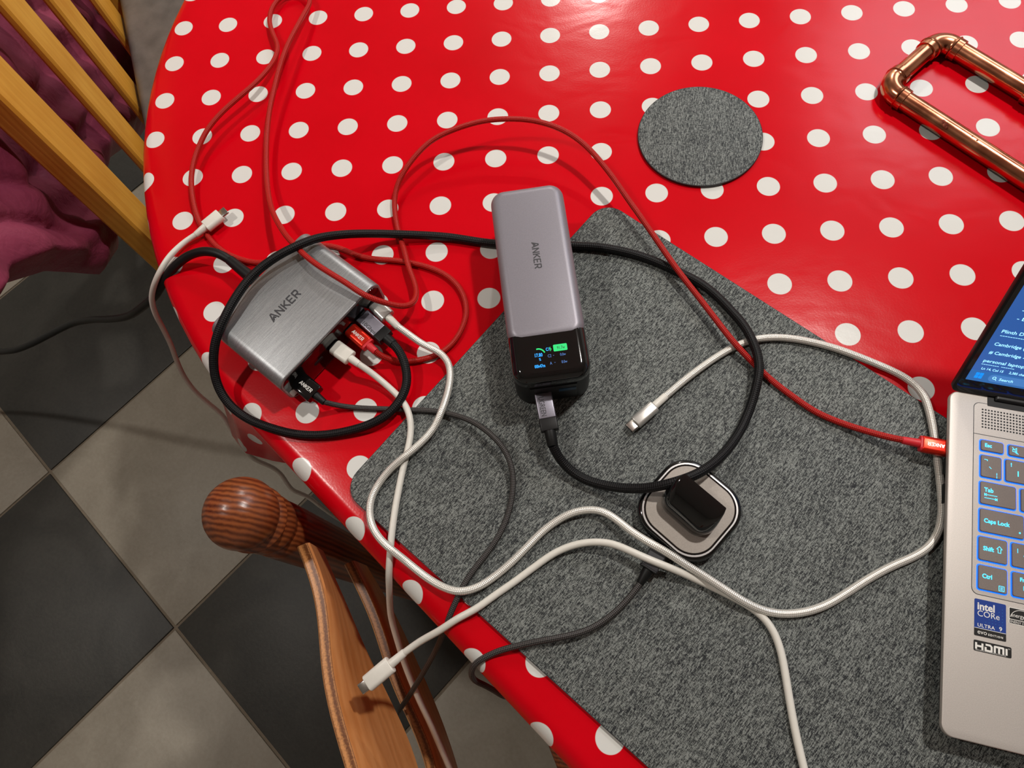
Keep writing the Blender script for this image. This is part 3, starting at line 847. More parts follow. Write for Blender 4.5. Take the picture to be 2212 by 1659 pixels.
# ================================================================ oak chair with grey seat, plum jacket
oc = thing('oak_chair', 'light oak chair with upright slats and grey seat at the table end', 'chair', (-0.35, 0.25, 0))
OB = Vector((-0.432, -0.048, 0)); OE = Vector((-0.363, 0.932, 0)).normalized(); ON = Vector((-0.932, -0.363, 0)).normalized()
SEATZ = 0.47
def upright(s0, s1, o0, o1, z0, z1, lean=0.0, r=0.003):
    """upright board, leaning outwards above the seat"""
    bm = bmesh.new()
    rows = []
    for z in (z0, SEATZ, z1):
        sh = lean*max(0, z-SEATZ)/0.5
        pts = []
        for s, o in ((s0+r, o0), (s1-r, o0), (s1, o0+r), (s1, o1-r), (s1-r, o1), (s0+r, o1), (s0, o1-r), (s0, o0+r)):
            p = OB+OE*s+ON*(o+sh)
            pts.append((p.x, p.y, z))
        rows.append(pts)
    rings(bm, rows)
    return bm
CT = 1.02
obj('stile', upright(-0.011, 0.052, 0.0, 0.027, 0.0, CT), MAT['oak'], oc, label='wide oak back upright')
obj('stile', upright(0.508, 0.571, 0.0, 0.027, 0.0, CT), MAT['oak'], oc)
for s0 in (0.147, 0.271, 0.420):
    obj('slat', upright(s0, s0+0.057, 0.003, 0.014, SEATZ-0.10, CT-0.02), MAT['oak'], oc)
p = OB+OE*0.28+ON*0.014
obj('top_rail', rprism(0.60, 0.03, CT-0.03, CT+0.05, rc=0.008, rt=0.008, rb=0.004), MAT['oak'], oc, M=frame(p, OE, ON))
p = OB+OE*0.28+ON*0.012
obj('rear_rail', rprism(0.47, 0.022, SEATZ-0.15, SEATZ-0.095, rc=0.003), MAT['oak'], oc, M=frame(p, OE, ON))
sc_ = OB+OE*0.28-ON*0.215
st_ = obj('seat', rprism(0.575, 0.42, SEATZ-0.055, SEATZ, rc=0.03, rt=0.014, rb=0.008, nc=6, nt=5), MAT['grey_leatherette'], oc, M=frame(sc_, OE, ON), label='grey leatherette seat pad')
obj('seam', tube([OB+OE*s-ON*0.0065+Vector((0, 0, SEATZ-0.0125)) for s in (0.03, 0.15, 0.28, 0.41, 0.53)], 0.0018, 6), MAT['dark_print'], st_)
for s in (0.02, 0.54):
    q = OB+OE*s-ON*0.39
    obj('leg', rprism(0.042, 0.042, 0.0, SEATZ-0.05, rc=0.004, c=(q.x, q.y)), MAT['oak'], oc)

def make_jacket():
    hem = [(-0.42, 0.72), (-0.20, 0.69), (-0.14, 0.655), (-0.08, 0.585), (-0.02, 0.478), (0.045, 0.432), (0.085, 0.44), (0.16, 0.435), (0.235, 0.41), (0.41, 0.275), (0.62, 0.25)]
    def hz(s):
        for p, q in zip(hem[:-1], hem[1:]):
            if s <= q[0]:
                t = max(0, (s-p[0])/(q[0]-p[0]))
                return p[1]+(q[1]-p[1])*t
        return hem[-1][1]
    rnd = random.Random(3)
    bumps = [(rnd.uniform(-0.42, 0.62), rnd.uniform(0.25, 1.0), rnd.uniform(0.010, 0.04), rnd.uniform(-1, 1)) for _ in range(420)]
    NS, NZ = 130, 84
    fr, bk = [], []
    for i in range(NS+1):
        s = -0.42+1.04*i/NS
        rf, rbk = [], []
        for j in range(NZ+1):
            v = j/NZ
            z = hz(s)+(1.0-hz(s))*v
            h = 0.0
            for bs, bz, br, ba in bumps:
                d2 = ((s-bs)**2+((z-bz)*0.8)**2)/(br*br)
                if d2 < 6:
                    h += ba*0.010*math.exp(-d2)
            # padded channels: puffed between stitched lines that follow the hem
            q = ((z-hz(s))/0.085) % 1.0
            h += 0.012*(1-abs(2*q-1)**3)+0.004*math.sin(s*70+9*math.sin(z*12))
            edge = min(1.0, min(v, (s+0.42)/1.04*1.3, (0.62-s)/1.04*2)*14)
            off = 0.080
            th = 0.022*math.sqrt(max(edge, 0.0))
            b = OB+OE*s
            p = b+ON*(off-th-h*edge)
            rf.append((p.x, p.y, z))
            p = b+ON*(off+th*0.8+h*edge*0.5)
            rbk.append((p.x, p.y, z))
        fr.append(rf); bk.append(rbk)
    bm = bmesh.new()
    vf = [[bm.verts.new(p) for p in r] for r in fr]
    vb = [[bm.verts.new(p) for p in r] for r in bk]
    for i in range(NS):
        for j in range(NZ):
            bm.faces.new((vf[i][j], vf[i+1][j], vf[i+1][j+1], vf[i][j+1]))
            bm.faces.new((vb[i][j], vb[i][j+1], vb[i+1][j+1], vb[i+1][j]))
    for i in range(NS):
        for j in (0, NZ):
            bm.faces.new((vf[i][j], vb[i][j], vb[i+1][j], vf[i+1][j]))
    for j in range(NZ):
        for i in (0, NS):
            bm.faces.new((vf[i][j], vf[i][j+1], vb[i][j+1], vb[i][j]))
    return bm
jk = obj('jacket', make_jacket(), MAT['plum_satin'], sharp=80)
tag(jk, 'plum quilted jacket hanging over the back of the oak chair', 'jacket')
# ================================================================ cables
def cord(parent, key, r, m, n=12, name='cord', step=0.0025):
    return obj(name, tube(catmull(PATHS[key], step), r, n), m, parent, sharp=80)

def along(A, B):
    """frame at A with X running towards B and Z as near to up as possible"""
    A, B = Vector(A), Vector(B)
    x = (B-A).normalized()
    y = Vector((0, 0, 1)).cross(x).normalized()
    return frame(A, x, y), (B-A).length

def flat_body(L, w, t, r, bev=0.0008, x0=0.0):
    """lying rounded bar along +X from x0, width w (Y), thickness t (Z)"""
    bm = rprism(w, t, 0, L, rc=r, rt=bev, rb=bev, nc=6, nt=3)
    # prism axis Z -> X, X -> Y, Y -> Z
    bmesh.ops.transform(bm, matrix=Matrix(((0, 0, 1, x0), (1, 0, 0, 0), (0, 1, 0, 0), (0, 0, 0, 1))), verts=bm.verts[:])
    return bm

def sleeve(x0, x1, r0, r1, n=20):
    bm = lathe([(r0*0.9, 0), (r0, 0.0004), (r1, x1-x0-0.0004), (r1*0.92, x1-x0)], n)
    bmesh.ops.transform(bm, matrix=Matrix(((0, 0, 1, x0), (0, 1, 0, 0), (1, 0, 0, 0), (0, 0, 0, 1))), verts=bm.verts[:])
    return bm

def usb_c_tip(parent, M, x0, L=0.0064):
    """metal shell of a USB-C plug pointing to -X, with its dark mouth"""
    tip = obj('connector_tip', flat_body(L, 0.0083, 0.0025, 0.00122, 0.0003, x0-L), MAT['steel'], parent, M=M, label='steel connector tip')
    obj('mouth', flat_body(0.0002, 0.0072, 0.0016, 0.0007, 0.00005, x0-L-0.0001), MAT['port_dark'], tip, M=M)

def dock_pt(x, y, z):
    p = DOCK_C+DOCK_X*x+DOCK_Y*y
    return Vector((p.x, p.y, TZ+z))
DOCK_C = Vector((-0.1007, -0.2921, 0)); DOCK_X = Vector((0.6046, 0.7965, 0)).normalized(); DOCK_Y = Vector((0.7965, -0.6046, 0)).normalized()
DL, DD, DH = 0.1085, 0.0785, 0.0345

# ---- red braided cable
rc_ = thing('red_cable', 'red braided cable looping from the docking station to the laptop', 'cable', (-0.04, -0.32, TZ))
cord(rc_, 'red', 0.0023, MAT['braid_red'])
M_, L_ = along(dock_pt(0.0147, 0.0405, 0.016), PATHS['red'][0])
pg = obj('dock_plug', flat_body(0.0195, 0.0118, 0.0068, 0.0028), MAT['red_anodised'], rc_, M=M_, label='shiny red metal plug in the dock')
obj('lettering', maker_word(0.0118), MAT['white_print'], pg, M=M_@T(0.0103, 0, 0.0034))
obj('collar', flat_body(0.0022, 0.0112, 0.0064, 0.0028, 0.0004, 0.0192), MAT['red_rubber'], pg, M=M_)
obj('strain_relief', sleeve(0.0205, L_+0.001, 0.0031, 0.0027), MAT['red_rubber'], pg, M=M_)
M_, L_ = along((0.3705, -0.3969, 0.7495), (0.3397, -0.3899, 0.7480))
pg = obj('laptop_plug', flat_body(0.0205, 0.0118, 0.0066, 0.0028), MAT['red_anodised'], rc_, M=M_, label='shiny red metal plug in the laptop')
obj('lettering', maker_word(0.0105), MAT['silver_anodised'], pg, M=M_@T(0.0122, 0, 0.0033))
obj('collar', flat_body(0.0018, 0.0112, 0.0062, 0.0028, 0.0004, 0.0200), MAT['red_rubber'], pg, M=M_)
obj('strain_relief', sleeve(0.0215, L_+0.001, 0.0031, 0.0026), MAT['red_rubber'], pg, M=M_)

# ---- thick black braided cable
bc = thing('black_cable', 'thick black braided cable looping over the docking station to the power bank', 'cable', (0.1, -0.4, TZ))
cord(bc, 'black', 0.0034, MAT['braid_black'], 14)
M_, L_ = along(dock_pt(0.0285, 0.041, 0.0165), PATHS['black'][0-1])
pg = obj('dock_plug', flat_body(0.0205, 0.0124, 0.0062, 0.001), MAT['grey_anodised'], bc, M=M_, label='flat grey metal plug in the dock')
bm = text_bm('10Gbps', 0.0042, 0.00008, 'LEFT', fit=0.0138)
obj('lettering', bm, MAT['dark_print'], pg, M=M_@T(0.0050, -0.0047, 0.0031))
obj('end_block', flat_body(0.0075, 0.0128, 0.0066, 0.001, 0.0004, 0.0203), MAT['black_plastic'], pg, M=M_)
obj('strain_relief', sleeve(0.0276, L_+0.001, 0.0040, 0.0038), MAT['black_rubber'], pg, M=M_)
M_, L_ = along((0.0908, -0.3580, 0.7585), PATHS['black'][0])
pg = obj('power_bank_plug', flat_body(0.0215, 0.0124, 0.0064, 0.001), MAT['grey_anodised'], bc, M=M_, label='flat silver-grey metal plug in the power bank')
bm = text_bm('UGREEN', 0.0056, 0.00008, 'LEFT', fit=0.0142)
obj('lettering', bm, MAT['dark_print'], pg, M=M_@T(0.0052, -0.0040, 0.0032))
obj('end_block', flat_body(0.0090, 0.0128, 0.0070, 0.001, 0.0004, 0.0213), MAT['black_plastic'], pg, M=M_)
obj('strain_relief', sleeve(0.0300, L_+0.001, 0.0042, 0.0038), MAT['black_rubber'], pg, M=M_)

# ---- silver-white braided cable
sv = thing('silver_cable', 'silver-white braided cable winding from the dock round to the mat with a loose metal plug', 'cable', (0.17, -0.36, MZ))
cord(sv, 'silver', 0.0027, MAT['braid_silver'])
M_, L_ = along(dock_pt(0.0425, 0.0410, 0.0160), PATHS['silver'][0])
pg = obj('dock_plug', flat_body(0.0165, 0.0124, 0.0066, 0.0030), MAT['silver_anodised'], sv, M=M_, label='silver metal plug in the dock')
obj('strain_relief', sleeve(0.0163, L_+0.001, 0.0031, 0.0028), MAT['white_plastic'], pg, M=M_)
M_, L_ = along((0.1576, -0.3771, 0.7428), PATHS['silver'][-1])
pg = obj('loose_plug', flat_body(0.0195, 0.0100, 0.0062, 0.0030), MAT['silver_anodised'], sv, M=M_, label='loose silver metal plug')
usb_c_tip(pg, M_, 0.0003)
obj('strain_relief', sleeve(0.0193, L_+0.001, 0.0030, 0.0028), MAT['white_plastic'], pg, M=M_)

# ---- smooth white cable from the dock, over the table edge
wd = thing('white_cable', 'smooth white cable from the dock hanging over the near table edge past the pine chair', 'cable', (-0.03, -0.4, TZ))
cord(wd, 'whited', 0.0025, MAT['white_plastic'])
M_, L_ = along(dock_pt(-0.0035, 0.0410, 0.0165), PATHS['whited'][0])
pg = obj('dock_plug', flat_body(0.0170, 0.0124, 0.0064, 0.0030), MAT['white_plastic'], wd, M=M_, label='white plug in the dock')
obj('strain_relief', sleeve(0.0168, L_+0.001, 0.0031, 0.0027), MAT['white_plastic'], pg, M=M_)

# ---- smooth white cable with its plug hanging over the pine chair
we = thing('white_cable', 'smooth white cable across the placemat with loose plug hanging over the pine chair slat', 'cable', (0.2, -0.52, MZ))
cord(we, 'whitee', 0.0025, MAT['white_plastic'])
M_, L_ = along((-0.0297, -0.5589, 0.7120), PATHS['whitee'][0])
pg = obj('loose_plug', flat_body(0.0215, 0.0122, 0.0066, 0.0030), MAT['white_plastic'], we, M=M_)
usb_c_tip(pg, M_, 0.0003)
obj('strain_relief', sleeve(0.0213, L_+0.001, 0.0033, 0.0028), MAT['white_plastic'], pg, M=M_)

# ---- smooth white cable at the left edge
wf = thing('white_cable', 'smooth white cable with plug on the red cloth, dropping over the left table edge', 'cable', (-0.2, -0.2, TZ))
cord(wf, 'whitef', 0.0025, MAT['white_plastic'])
M_, L_ = along((-0.1891, -0.1917, 0.7430), PATHS['whitef'][0])
pg = obj('loose_plug', flat_body(0.0165, 0.0124, 0.0066, 0.0030), MAT['white_plastic'], wf, M=M_)
usb_c_tip(pg, M_, 0.0003)
obj('strain_relief', sleeve(0.0163, L_+0.001, 0.0034, 0.0028), MAT['white_plastic'], pg, M=M_)

# ---- black mains lead of the dock
pw = thing('power_lead', 'smooth black power lead from the back of the docking station off the left edge', 'cable', (-0.16, -0.25, TZ))
cord(pw, 'power', 0.0038, MAT['black_rubber'])
M_, L_ = along(dock_pt(-0.0015, -0.0395, 0.0175), PATHS['power'][0])
obj('strain_relief', sleeve(0.0, L_+0.001, 0.0056, 0.0042), MAT['black_rubber'], pw, M=M_)

# ---- thin dark grey cable from the dock over the edge
gh = thing('grey_cable', 'thin dark grey braided cable from the black dock plug curving over the near table edge', 'cable', (0.0, -0.36, TZ))
cord(gh, 'greyh', 0.0021, MAT['braid_grey'])
M_, L_ = along(dock_pt(-0.0405, 0.0380, 0.0165), PATHS['greyh'][0])
obj('metal_shell', flat_body(0.0030, 0.0122, 0.0046, 0.0004, 0.0002, -0.0022), MAT['steel'], gh, M=M_)
pg = obj('dock_plug', flat_body(0.0190, 0.0152, 0.0082, 0.0024), MAT['black_gloss'], gh, M=M_, label='black plug in the dock')
obj('lettering', maker_word(0.0122), MAT['white_print'], pg, M=M_@T(0.0102, 0, 0.0041))
obj('strain_relief', sleeve(0.0188, L_+0.001, 0.0031, 0.0025), MAT['black_rubber'], pg, M=M_)

# ---- thin dark grey cable of the watch charger
gw = thing('grey_cable', 'thin dark grey braided cable from the watch charger curling under the near table edge', 'cable', (0.15, -0.5, MZ))
cord(gw, 'greyw', 0.0021, MAT['braid_grey'])
M_, L_ = along((0.1722, -0.4655, 0.7455), PATHS['greyw'][0])
pg = obj('charger_plug', flat_body(0.0165, 0.0118, 0.0070, 0.0012), MAT['dark_print'], gw, M=M_, label='dark grey plug in the watch charger')
obj('end_rim', flat_body(0.0012, 0.0126, 0.0078, 0.0012, 0.0002, 0.0163), MAT['black_plastic'], pg, M=M_)
obj('strain_relief', sleeve(0.0174, L_+0.001, 0.0038, 0.0026), MAT['black_rubber'], pg, M=M_)

# ================================================================ docking station
dk = thing('docking_station', 'brushed grey metal docking station with plugs along its dark front', 'dock', tuple(dock_pt(0, 0, 0)))
Md = frame(dock_pt(0, 0, 0), DOCK_X, -DOCK_Y)       # local X along the front, local -Y towards the ports
bm = rprism(DL, DH-0.001, -DD/2, DD/2, rc=0.0095, rt=0.0012, rb=0.0012, nc=8, nt=3)
bmesh.ops.transform(bm, matrix=Matrix(((1, 0, 0, 0), (0, 0, 1, 0), (0, 1, 0, DH/2+0.0005), (0, 0, 0, 1))), verts=bm.verts[:])
shell = obj('shell', bm, MAT['brushed_grey'], dk, M=Md, label='brushed grey metal sleeve')
bm = rprism(DL-0.004, DH-0.005, DD/2-0.002, DD/2+0.0004, rc=0.0078, rt=0.0004, nc=8, nt=2)
bmesh.ops.transform(bm, matrix=Matrix(((1, 0, 0, 0), (0, 0, -1, 0), (0, 1, 0, DH/2+0.0005), (0, 0, 0, 1))), verts=bm.verts[:])
front = obj('front_panel', bm, MAT['smoked_gloss'], dk, M=Md, label='glossy dark front panel')
def panel_slot(x, z, w, h, r, m, name, proud=0.0003):
    bm = rprism(w, h, DD/2, DD/2+0.0005+proud, rc=r, rt=0.0002, nc=5, nt=1)
    bmesh.ops.transform(bm, matrix=Matrix(((1, 0, 0, x), (0, 0, -1, 0), (0, 1, 0, z), (0, 0, 0, 1))), verts=bm.verts[:])
    return obj(name, bm, m, front, M=Md)
panel_slot(-0.0195, 0.0165, 0.0092, 0.0033, 0.0016, MAT['port_dark'], 'port')
for x in (-0.0035, 0.0147, 0.0285, 0.0425):
    panel_slot(x, 0.0165, 0.0094, 0.0034, 0.0016, MAT['port_dark'], 'port')
panel_slot(-0.0405, 0.0165, 0.0140, 0.0066, 0.0006, MAT['port_dark'], 'port')
panel_slot(-0.0500, 0.0125, 0.0046, 0.0085, 0.0012, MAT['silver_anodised'], 'button', 0.0006)
obj('lettering', maker_word(0.0300, 0.0002), MAT['dark_print'], shell, M=Md@T(-0.0045, 0.004, DH), label='pressed dark maker name')
for sx in (-1, 1):
    for sy in (-1, 1):
        obj('foot', lathe([(0.004, 0.0), (0.0042, 0.0012)], 12), MAT['black_rubber'], dk, M=Md@T(sx*0.042, sy*0.03, 0.0))

# ================================================================ power bank
PL = Vector((0.146, -0.989, 0)).normalized(); PWD = Vector((0.989, 0.146, 0)).normalized()
PBL, PBW, PBH = 0.1557, 0.0546, 0.0490
CL = 0.1268
front_mid = Vector((0.0990, -0.3580, MZ+0.0004))
tilt = Matrix.Rotation(-math.radians(2.0), 4, 'X')
Mp = frame(front_mid, PWD, -PL)@tilt.inverted()     # local X right, local +Y to the rear, Z up
pb = thing('power_bank', 'tall grey and black power bank with lit display, lying on the placemat corner', 'power bank', tuple(front_mid))
obj('body', rprism(PBW, PBL, 0.0, PBH-0.0006, rc=0.0105, rt=0.0075, rb=0.003, nc=8, nt=6, c=(0, PBL/2)), MAT['black_plastic'], pb, M=Mp, label='black casing')
obj('display_window', rprism(PBW+0.0003, PBL-CL+0.016, PBH-0.0115, PBH-0.0005, rc=0.0106, rt=0.0075, nc=8, nt=6, c=(0, (PBL-CL+0.016)/2-0.0002)), MAT['black_gloss'], pb, M=Mp, label='glossy black window over the display')
bm = rprism(PBW+0.0006, CL, PBH-0.0070, PBH, rc=0.0108, rt=0.0068, nc=10, nt=7, c=(0, PBL+0.0003-CL/2))
cap = obj('cover', bm, MAT['slate_satin'], pb, M=Mp, label='satin slate-grey metal cover')
obj('lettering', maker_word(0.0215), MAT['dark_print'], cap, M=Mp@T(0.001, PBL-0.060, PBH)@Matrix.Rotation(-math.pi/2, 4, 'Z'))
# end face with the ports
obj('port_plate', rprism(0.0334, 0.001, 0.006, 0.0335, rc=0.0004, c=(0, -0.0002)), MAT['black_plastic'], pb, M=Mp)
for x, z, w, h, m in ((0.0098, 0.0245, 0.0125, 0.0052, 'port_blue'), (-0.0085, 0.0215, 0.0092, 0.0034, 'port_dark')):
    obj('port', rprism(w, 0.0008, z-h/2, z+h/2, rc=0.0003, c=(x, -0.0006)), MAT[m], pb, M=Mp)
# the lit display, flat under the glossy top
ZD = PBH-0.0005
disp = obj('display', rprism(0.031, 0.021, ZD-0.0004, ZD+0.00005, rc=0.001, c=(0.0005, 0.0160)), MAT['black_gloss'], pb, M=Mp, label='small lit display')
Mr = Mp@T(0.0003, -0.0085)@Matrix.Diagonal((0.86, 1.0, 1.0, 1.0))
def readout(body, x, y, size, m, bold=0.0, sx=1.0):
    obj('readout', text_bm(body, size, 0.00003, 'LEFT', bold, sx=sx), MAT[m], disp, M=Mr@T(x, y, ZD+0.00006))
readout('17.80', -0.0127, 0.0258, 0.0036, 'led_blue', 0.00008, 0.85)
readout('%', -0.0092, 0.0228, 0.0027, 'led_blue', 0.00005, 0.85)
readout('00h47m', -0.0135, 0.0178, 0.0032, 'led_blue', 0.00008, 0.82)
readout('C1', -0.0028, 0.0294, 0.0032, 'led_blue', 0.00008, 0.85)
readout('C2', -0.0020, 0.0244, 0.0030, 'led_dim', 0.0, 0.85)
readout('-', 0.0023, 0.0247, 0.0030, 'led_dim')
readout('A', -0.0010, 0.0189, 0.0030, 'led_dim', 0.0, 0.85)
readout('-', 0.0026, 0.0194, 0.0030, 'led_dim')
readout('0.0w', 0.0080, 0.0244, 0.0028, 'led_dim', 0.0, 0.85)
readout('0.0w', 0.0083, 0.0189, 0.0028, 'led_dim', 0.0, 0.85)
obj('readout', rprism(0.0112, 0.0050, ZD+0.00003, ZD+0.0001, rc=0.0008, c=(0.0090, 0.0306)), MAT['led_green'], disp, M=Mr)
obj('readout', text_bm('91.7w', 0.0031, 0.00002, 'CENTER', 0.00003, sx=0.85), MAT['led_dark'], disp, M=Mr@T(0.0095, 0.0295, ZD+0.00012))
obj('readout', strokes([(0.0010, 0.0318, 0.0004, 0.0305), (0.0004, 0.0305, 0.0016, 0.0305), (0.0016, 0.0305, 0.0008, 0.0290)], 0.0005, 0.00004), MAT['led_green'], disp, M=Mr@T(0, 0, ZD+0.00006))
arc = [(-0.0091+0.0058*math.cos(math.radians(a)), 0.0258+0.0058*math.sin(math.radians(a))) for a in range(100, 24, -8)]
obj('readout', strokes([(a[0], a[1], b[0], b[1]) for a, b in zip(arc[:-1], arc[1:])], 0.0010, 0.00004), MAT['led_green'], disp, M=Mr@T(0, 0, ZD+0.00006))

# ================================================================ watch charger
wcen = Vector((0.1920, -0.4400, MZ))
wc = thing('watch_charger', 'black rounded-square watch charging stand with upright holder on the placemat', 'charger', tuple(wcen))
wx = Vector((0.745, -0.667, 0)).normalized(); wy = Vector((0.667, 0.745, 0)).normalized()
Mw = frame(wcen, wx, wy)
obj('base', rprism(0.0610, 0.0610, 0.0002, 0.0120, rc=0.0200, rt=0.0030, rb=0.002, nc=12, nt=4), MAT['black_gloss'], wc, M=Mw)
obj('trim_ring', rprism(0.0562, 0.0562, 0.0117, 0.0123, rc=0.0182, rt=0.0002, nc=12, nt=1), MAT['ring_silver'], wc, M=Mw, label='thin bright metal ring')
obj('inner_rim', rprism(0.0540, 0.0540, 0.0118, 0.0124, rc=0.0176, rt=0.0001, nc=12, nt=1), MAT['black_gloss'], wc, M=Mw)
obj('top_plate', rprism(0.0516, 0.0516, 0.0118, 0.0127, rc=0.0164, rt=0.0002, nc=12, nt=1), MAT['stone_satin'], wc, M=Mw, label='satin grey top plate')
def holder():
    """wedge-shaped tongue: upright at the rear, swelling out and down at the front, thin rounded ridge on top"""
    bm = bmesh.new()
    rows = []
    for k in range(17):
        t = k/16
        z = 0.0124+0.0255*t
        w = 0.0405-0.0050*t**2.5
        d = 0.0195*(1-t**2.4)**0.7+0.0040
        if k == 16:
            w -= 0.0014; d -= 0.0014
        yr = 0.0105-0.0010*t                      # rear face
        pts = rr_outline(w, d, min(0.0115*(1-0.35*t), d/2-0.0003), 8)
        rows.append([(x, y+yr-d/2, z) for x, y in pts])
    rings(bm, rows)
    return bm
obj('holder', holder(), MAT['black_gloss'], wc, M=Mw, label='glossy black upright holder', sharp=50)

# ================================================================ copper pipe frame
ca = Vector((0.3751, -0.0794, 0)); cb = Vector((0.4280, -0.0284, 0))
CE = (cb-ca).normalized(); CD = Vector((CE.y, -CE.x, 0))
CZ = TZ+0.0092
ca.z = cb.z = CZ
CLEN = 0.27
cu = thing('copper_frame', 'copper pipe frame with soldered elbows lying on the red cloth behind the laptop', 'pipe frame', (ca.x, ca.y, TZ))
PR = 0.0076
e = 0.010
def pipe(a, b):
    obj('pipe', tube([a, (a*2+b)/3, (a+b*2)/3, b], PR, 28), MAT['copper'], cu)
c2, d2 = ca+CD*CLEN, cb+CD*CLEN
pipe(ca+CE*e, cb-CE*e); pipe(ca+CD*e, c2-CD*e); pipe(cb+CD*e, d2-CD*e); pipe(c2+CE*e, d2-CE*e)
def elbow(corner, u, v):
    """soldered elbow between directions u and v, with socket collars and raised beads"""
    R_ = 0.0125
    pts, rad = [], []
    s = 0.0205
    for k, x in enumerate((s, s-0.0003, s-0.0055, s-0.0058, s-0.0064, s-0.0070, s-0.0073)):
        pts.append(corner+u*x); rad.append((PR, 0.0089, 0.0089, 0.0094, 0.0097, 0.0094, 0.0088)[k])
    for k in range(0, 11):
        a = math.pi/2*k/10
        c = corner+(u+v)*R_
        pts.append(c-v*R_*math.cos(a)-u*R_*math.sin(a)); rad.append(0.0086)
    for k, x in enumerate((s-0.0073, s-0.0070, s-0.0064, s-0.0058, s-0.0055, s-0.0003, s)):
        pts.append(corner+v*x); rad.append((0.0088, 0.0094, 0.0097, 0.0094, 0.0089, 0.0089, PR)[k])
    obj('elbow', tube(pts, PR, 28, radii=rad), MAT['copper'], cu)
elbow(ca, CD, CE); elbow(cb, CD, -CE); elbow(c2, -CD, CE); elbow(d2, -CD, -CE)
t0 = cb+CD*0.083
obj('coupling', tube([t0+CD*x for x in (0, 0.0003, 0.006, 0.0064, 0.007, 0.0076, 0.015, 0.0156, 0.0162, 0.0168, 0.022, 0.0223)], PR, 28,
    radii=[PR, 0.0089, 0.0089, 0.0095, 0.0097, 0.0089, 0.0089, 0.0095, 0.0097, 0.0089, 0.0089, PR]), MAT['copper'], cu)
for t, a, l in ((0.056, 0.5, 0.0032), (0.059, 0.62, 0.0042), (0.061, 0.85, 0.0030), (0.0805, 0.15, 0.0016), (0.0855, 0.22, 0.0016)):
    q = ca+CD*t+CE*(-PR*math.sin(a)*0.999)+Vector((0, 0, PR*math.cos(a)*0.999))
    bm = lathe([(l*0.5, -0.0002), (l*0.5, 0.0001), (l*0.3, 0.00025)], 10)
    obj('stain', bm, MAT['copper_stain'], cu, M=frame(q, CD, (CE*math.cos(a)+Vector((0, 0, math.sin(a))))))
# ================================================================ laptop
LO = Vector((0.3718, -0.3584, 0.756)); LX = Vector((0.9805, -0.1967, 0)).normalized(); LY = Vector((0.1967, 0.9805, 0)).normalized()
Ml = frame(LO, LX, LY)
LW, LDP = 0.313, 0.2178
lp = thing('laptop', 'silver-grey laptop with blue backlit keys and lit screen on the placemat', 'laptop', (LO.x+0.1, LO.y-0.12, MZ))
obj('bottom_cover', rprism(LW-0.004, LDP-0.004, -0.0125, -0.0030, rc=0.0065, rb=0.0055, nc=6, nt=4, c=(LW/2, -LDP/2)), MAT['black_plastic'], lp, M=Ml, label='dark underside')
base = obj('base', rprism(LW, LDP+0.003, -0.0042, 0.0, rc=0.0065, rt=0.0007, rb=0.0012, nc=6, nt=4, c=(LW/2, 0.003/2-LDP/2)), MAT['laptop_metal'], lp, M=Ml, label='silver-grey metal base')
for fx in (0.035, LW-0.035):
    for fy in (-0.03, -LDP+0.03):
        obj('foot', lathe([(0.006, -0.018+0.0001), (0.0064, -0.0120)], 14), MAT['black_rubber'], lp, M=Ml@T(fx, fy))
# keyboard field, a hair raised with a visible outline
obj('keyboard_outline', rprism(LW-0.0305, 0.1295, 0.0, 0.00006, rc=0.004, c=(LW/2, -0.0675)), MAT['dark_print'], lp, M=Ml)
obj('keyboard_plate', rprism(LW-0.0313, 0.1287, 0.0, 0.00012, rc=0.0038, c=(LW/2, -0.0675)), MAT['laptop_metal'], lp, M=Ml)
obj('hinge_gap', rprism(LW-0.048, 0.0075, -0.001, 0.0003, rc=0.0006, c=(LW/2, -0.0005)), MAT['port_dark'], lp, M=Ml)
obj('hinge_bar', rprism(LW-0.056, 0.0066, -0.006, 0.0022, rc=0.001, rt=0.002, c=(LW/2, 0.0030)), MAT['black_plastic'], lp, M=Ml)
obj('grille_line', rprism(LW-0.0305, 0.0004, 0.0, 0.0002, rc=0.0001, c=(LW/2, -0.0258)), MAT['dark_print'], lp, M=Ml)
bm = bmesh.new()
for r in range(7):
    for c in range(40):
        lathe([(0.00062, 0.0), (0.00062, 0.0002)], 8, bm=bm)
        bmesh.ops.translate(bm, verts=bm.verts[-16:], vec=(0.0210+c*0.00195, -0.0075-r*0.00212, 0))
g = obj('speaker_grille', bm, MAT['port_dark'], lp, M=Ml, label='dotted speaker grille')
g['kind'] = 'stuff'
# keys: (x0, x1, y0, y1) in mm from the deck's rear left corner
KEYS = [(19.6, 33.6, -29.8, -37.2, 'esc'), (36.9, 50.9, -29.8, -37.2, 'mute'),
        (19.7, 32.3, -40.4, -55.4, 'tick'), (34.9, 50.2, -40.4, -55.4, 'one'),
        (19.5, 41.0, -58.7, -73.7, 'tab'), (44.0, 59.3, -58.7, -73.7, ''),
        (19.4, 45.6, -77.0, -92.0, 'caps'), (48.7, 64.0, -77.0, -92.0, ''),
        (18.9, 35.6, -95.3, -110.3, 'shift'), (38.4, 53.7, -95.3, -110.3, 'bar'),
        (18.8, 35.5, -113.6, -128.6, 'ctrl'), (38.7, 53.9, -113.6, -128.6, 'fn')]
x = 54.2
while x < LW*1000-34:
    KEYS.append((x, x+14.0, -29.8, -37.2, '')); x += 17.3
for y0, xs in ((-40.4, 53.4), (-58.7, 62.5), (-77.0, 67.2), (-95.3, 56.9)):
    x = xs
    while x < LW*1000-34:
        KEYS.append((x, x+15.3, y0, y0-15.0, '')); x += 18.5
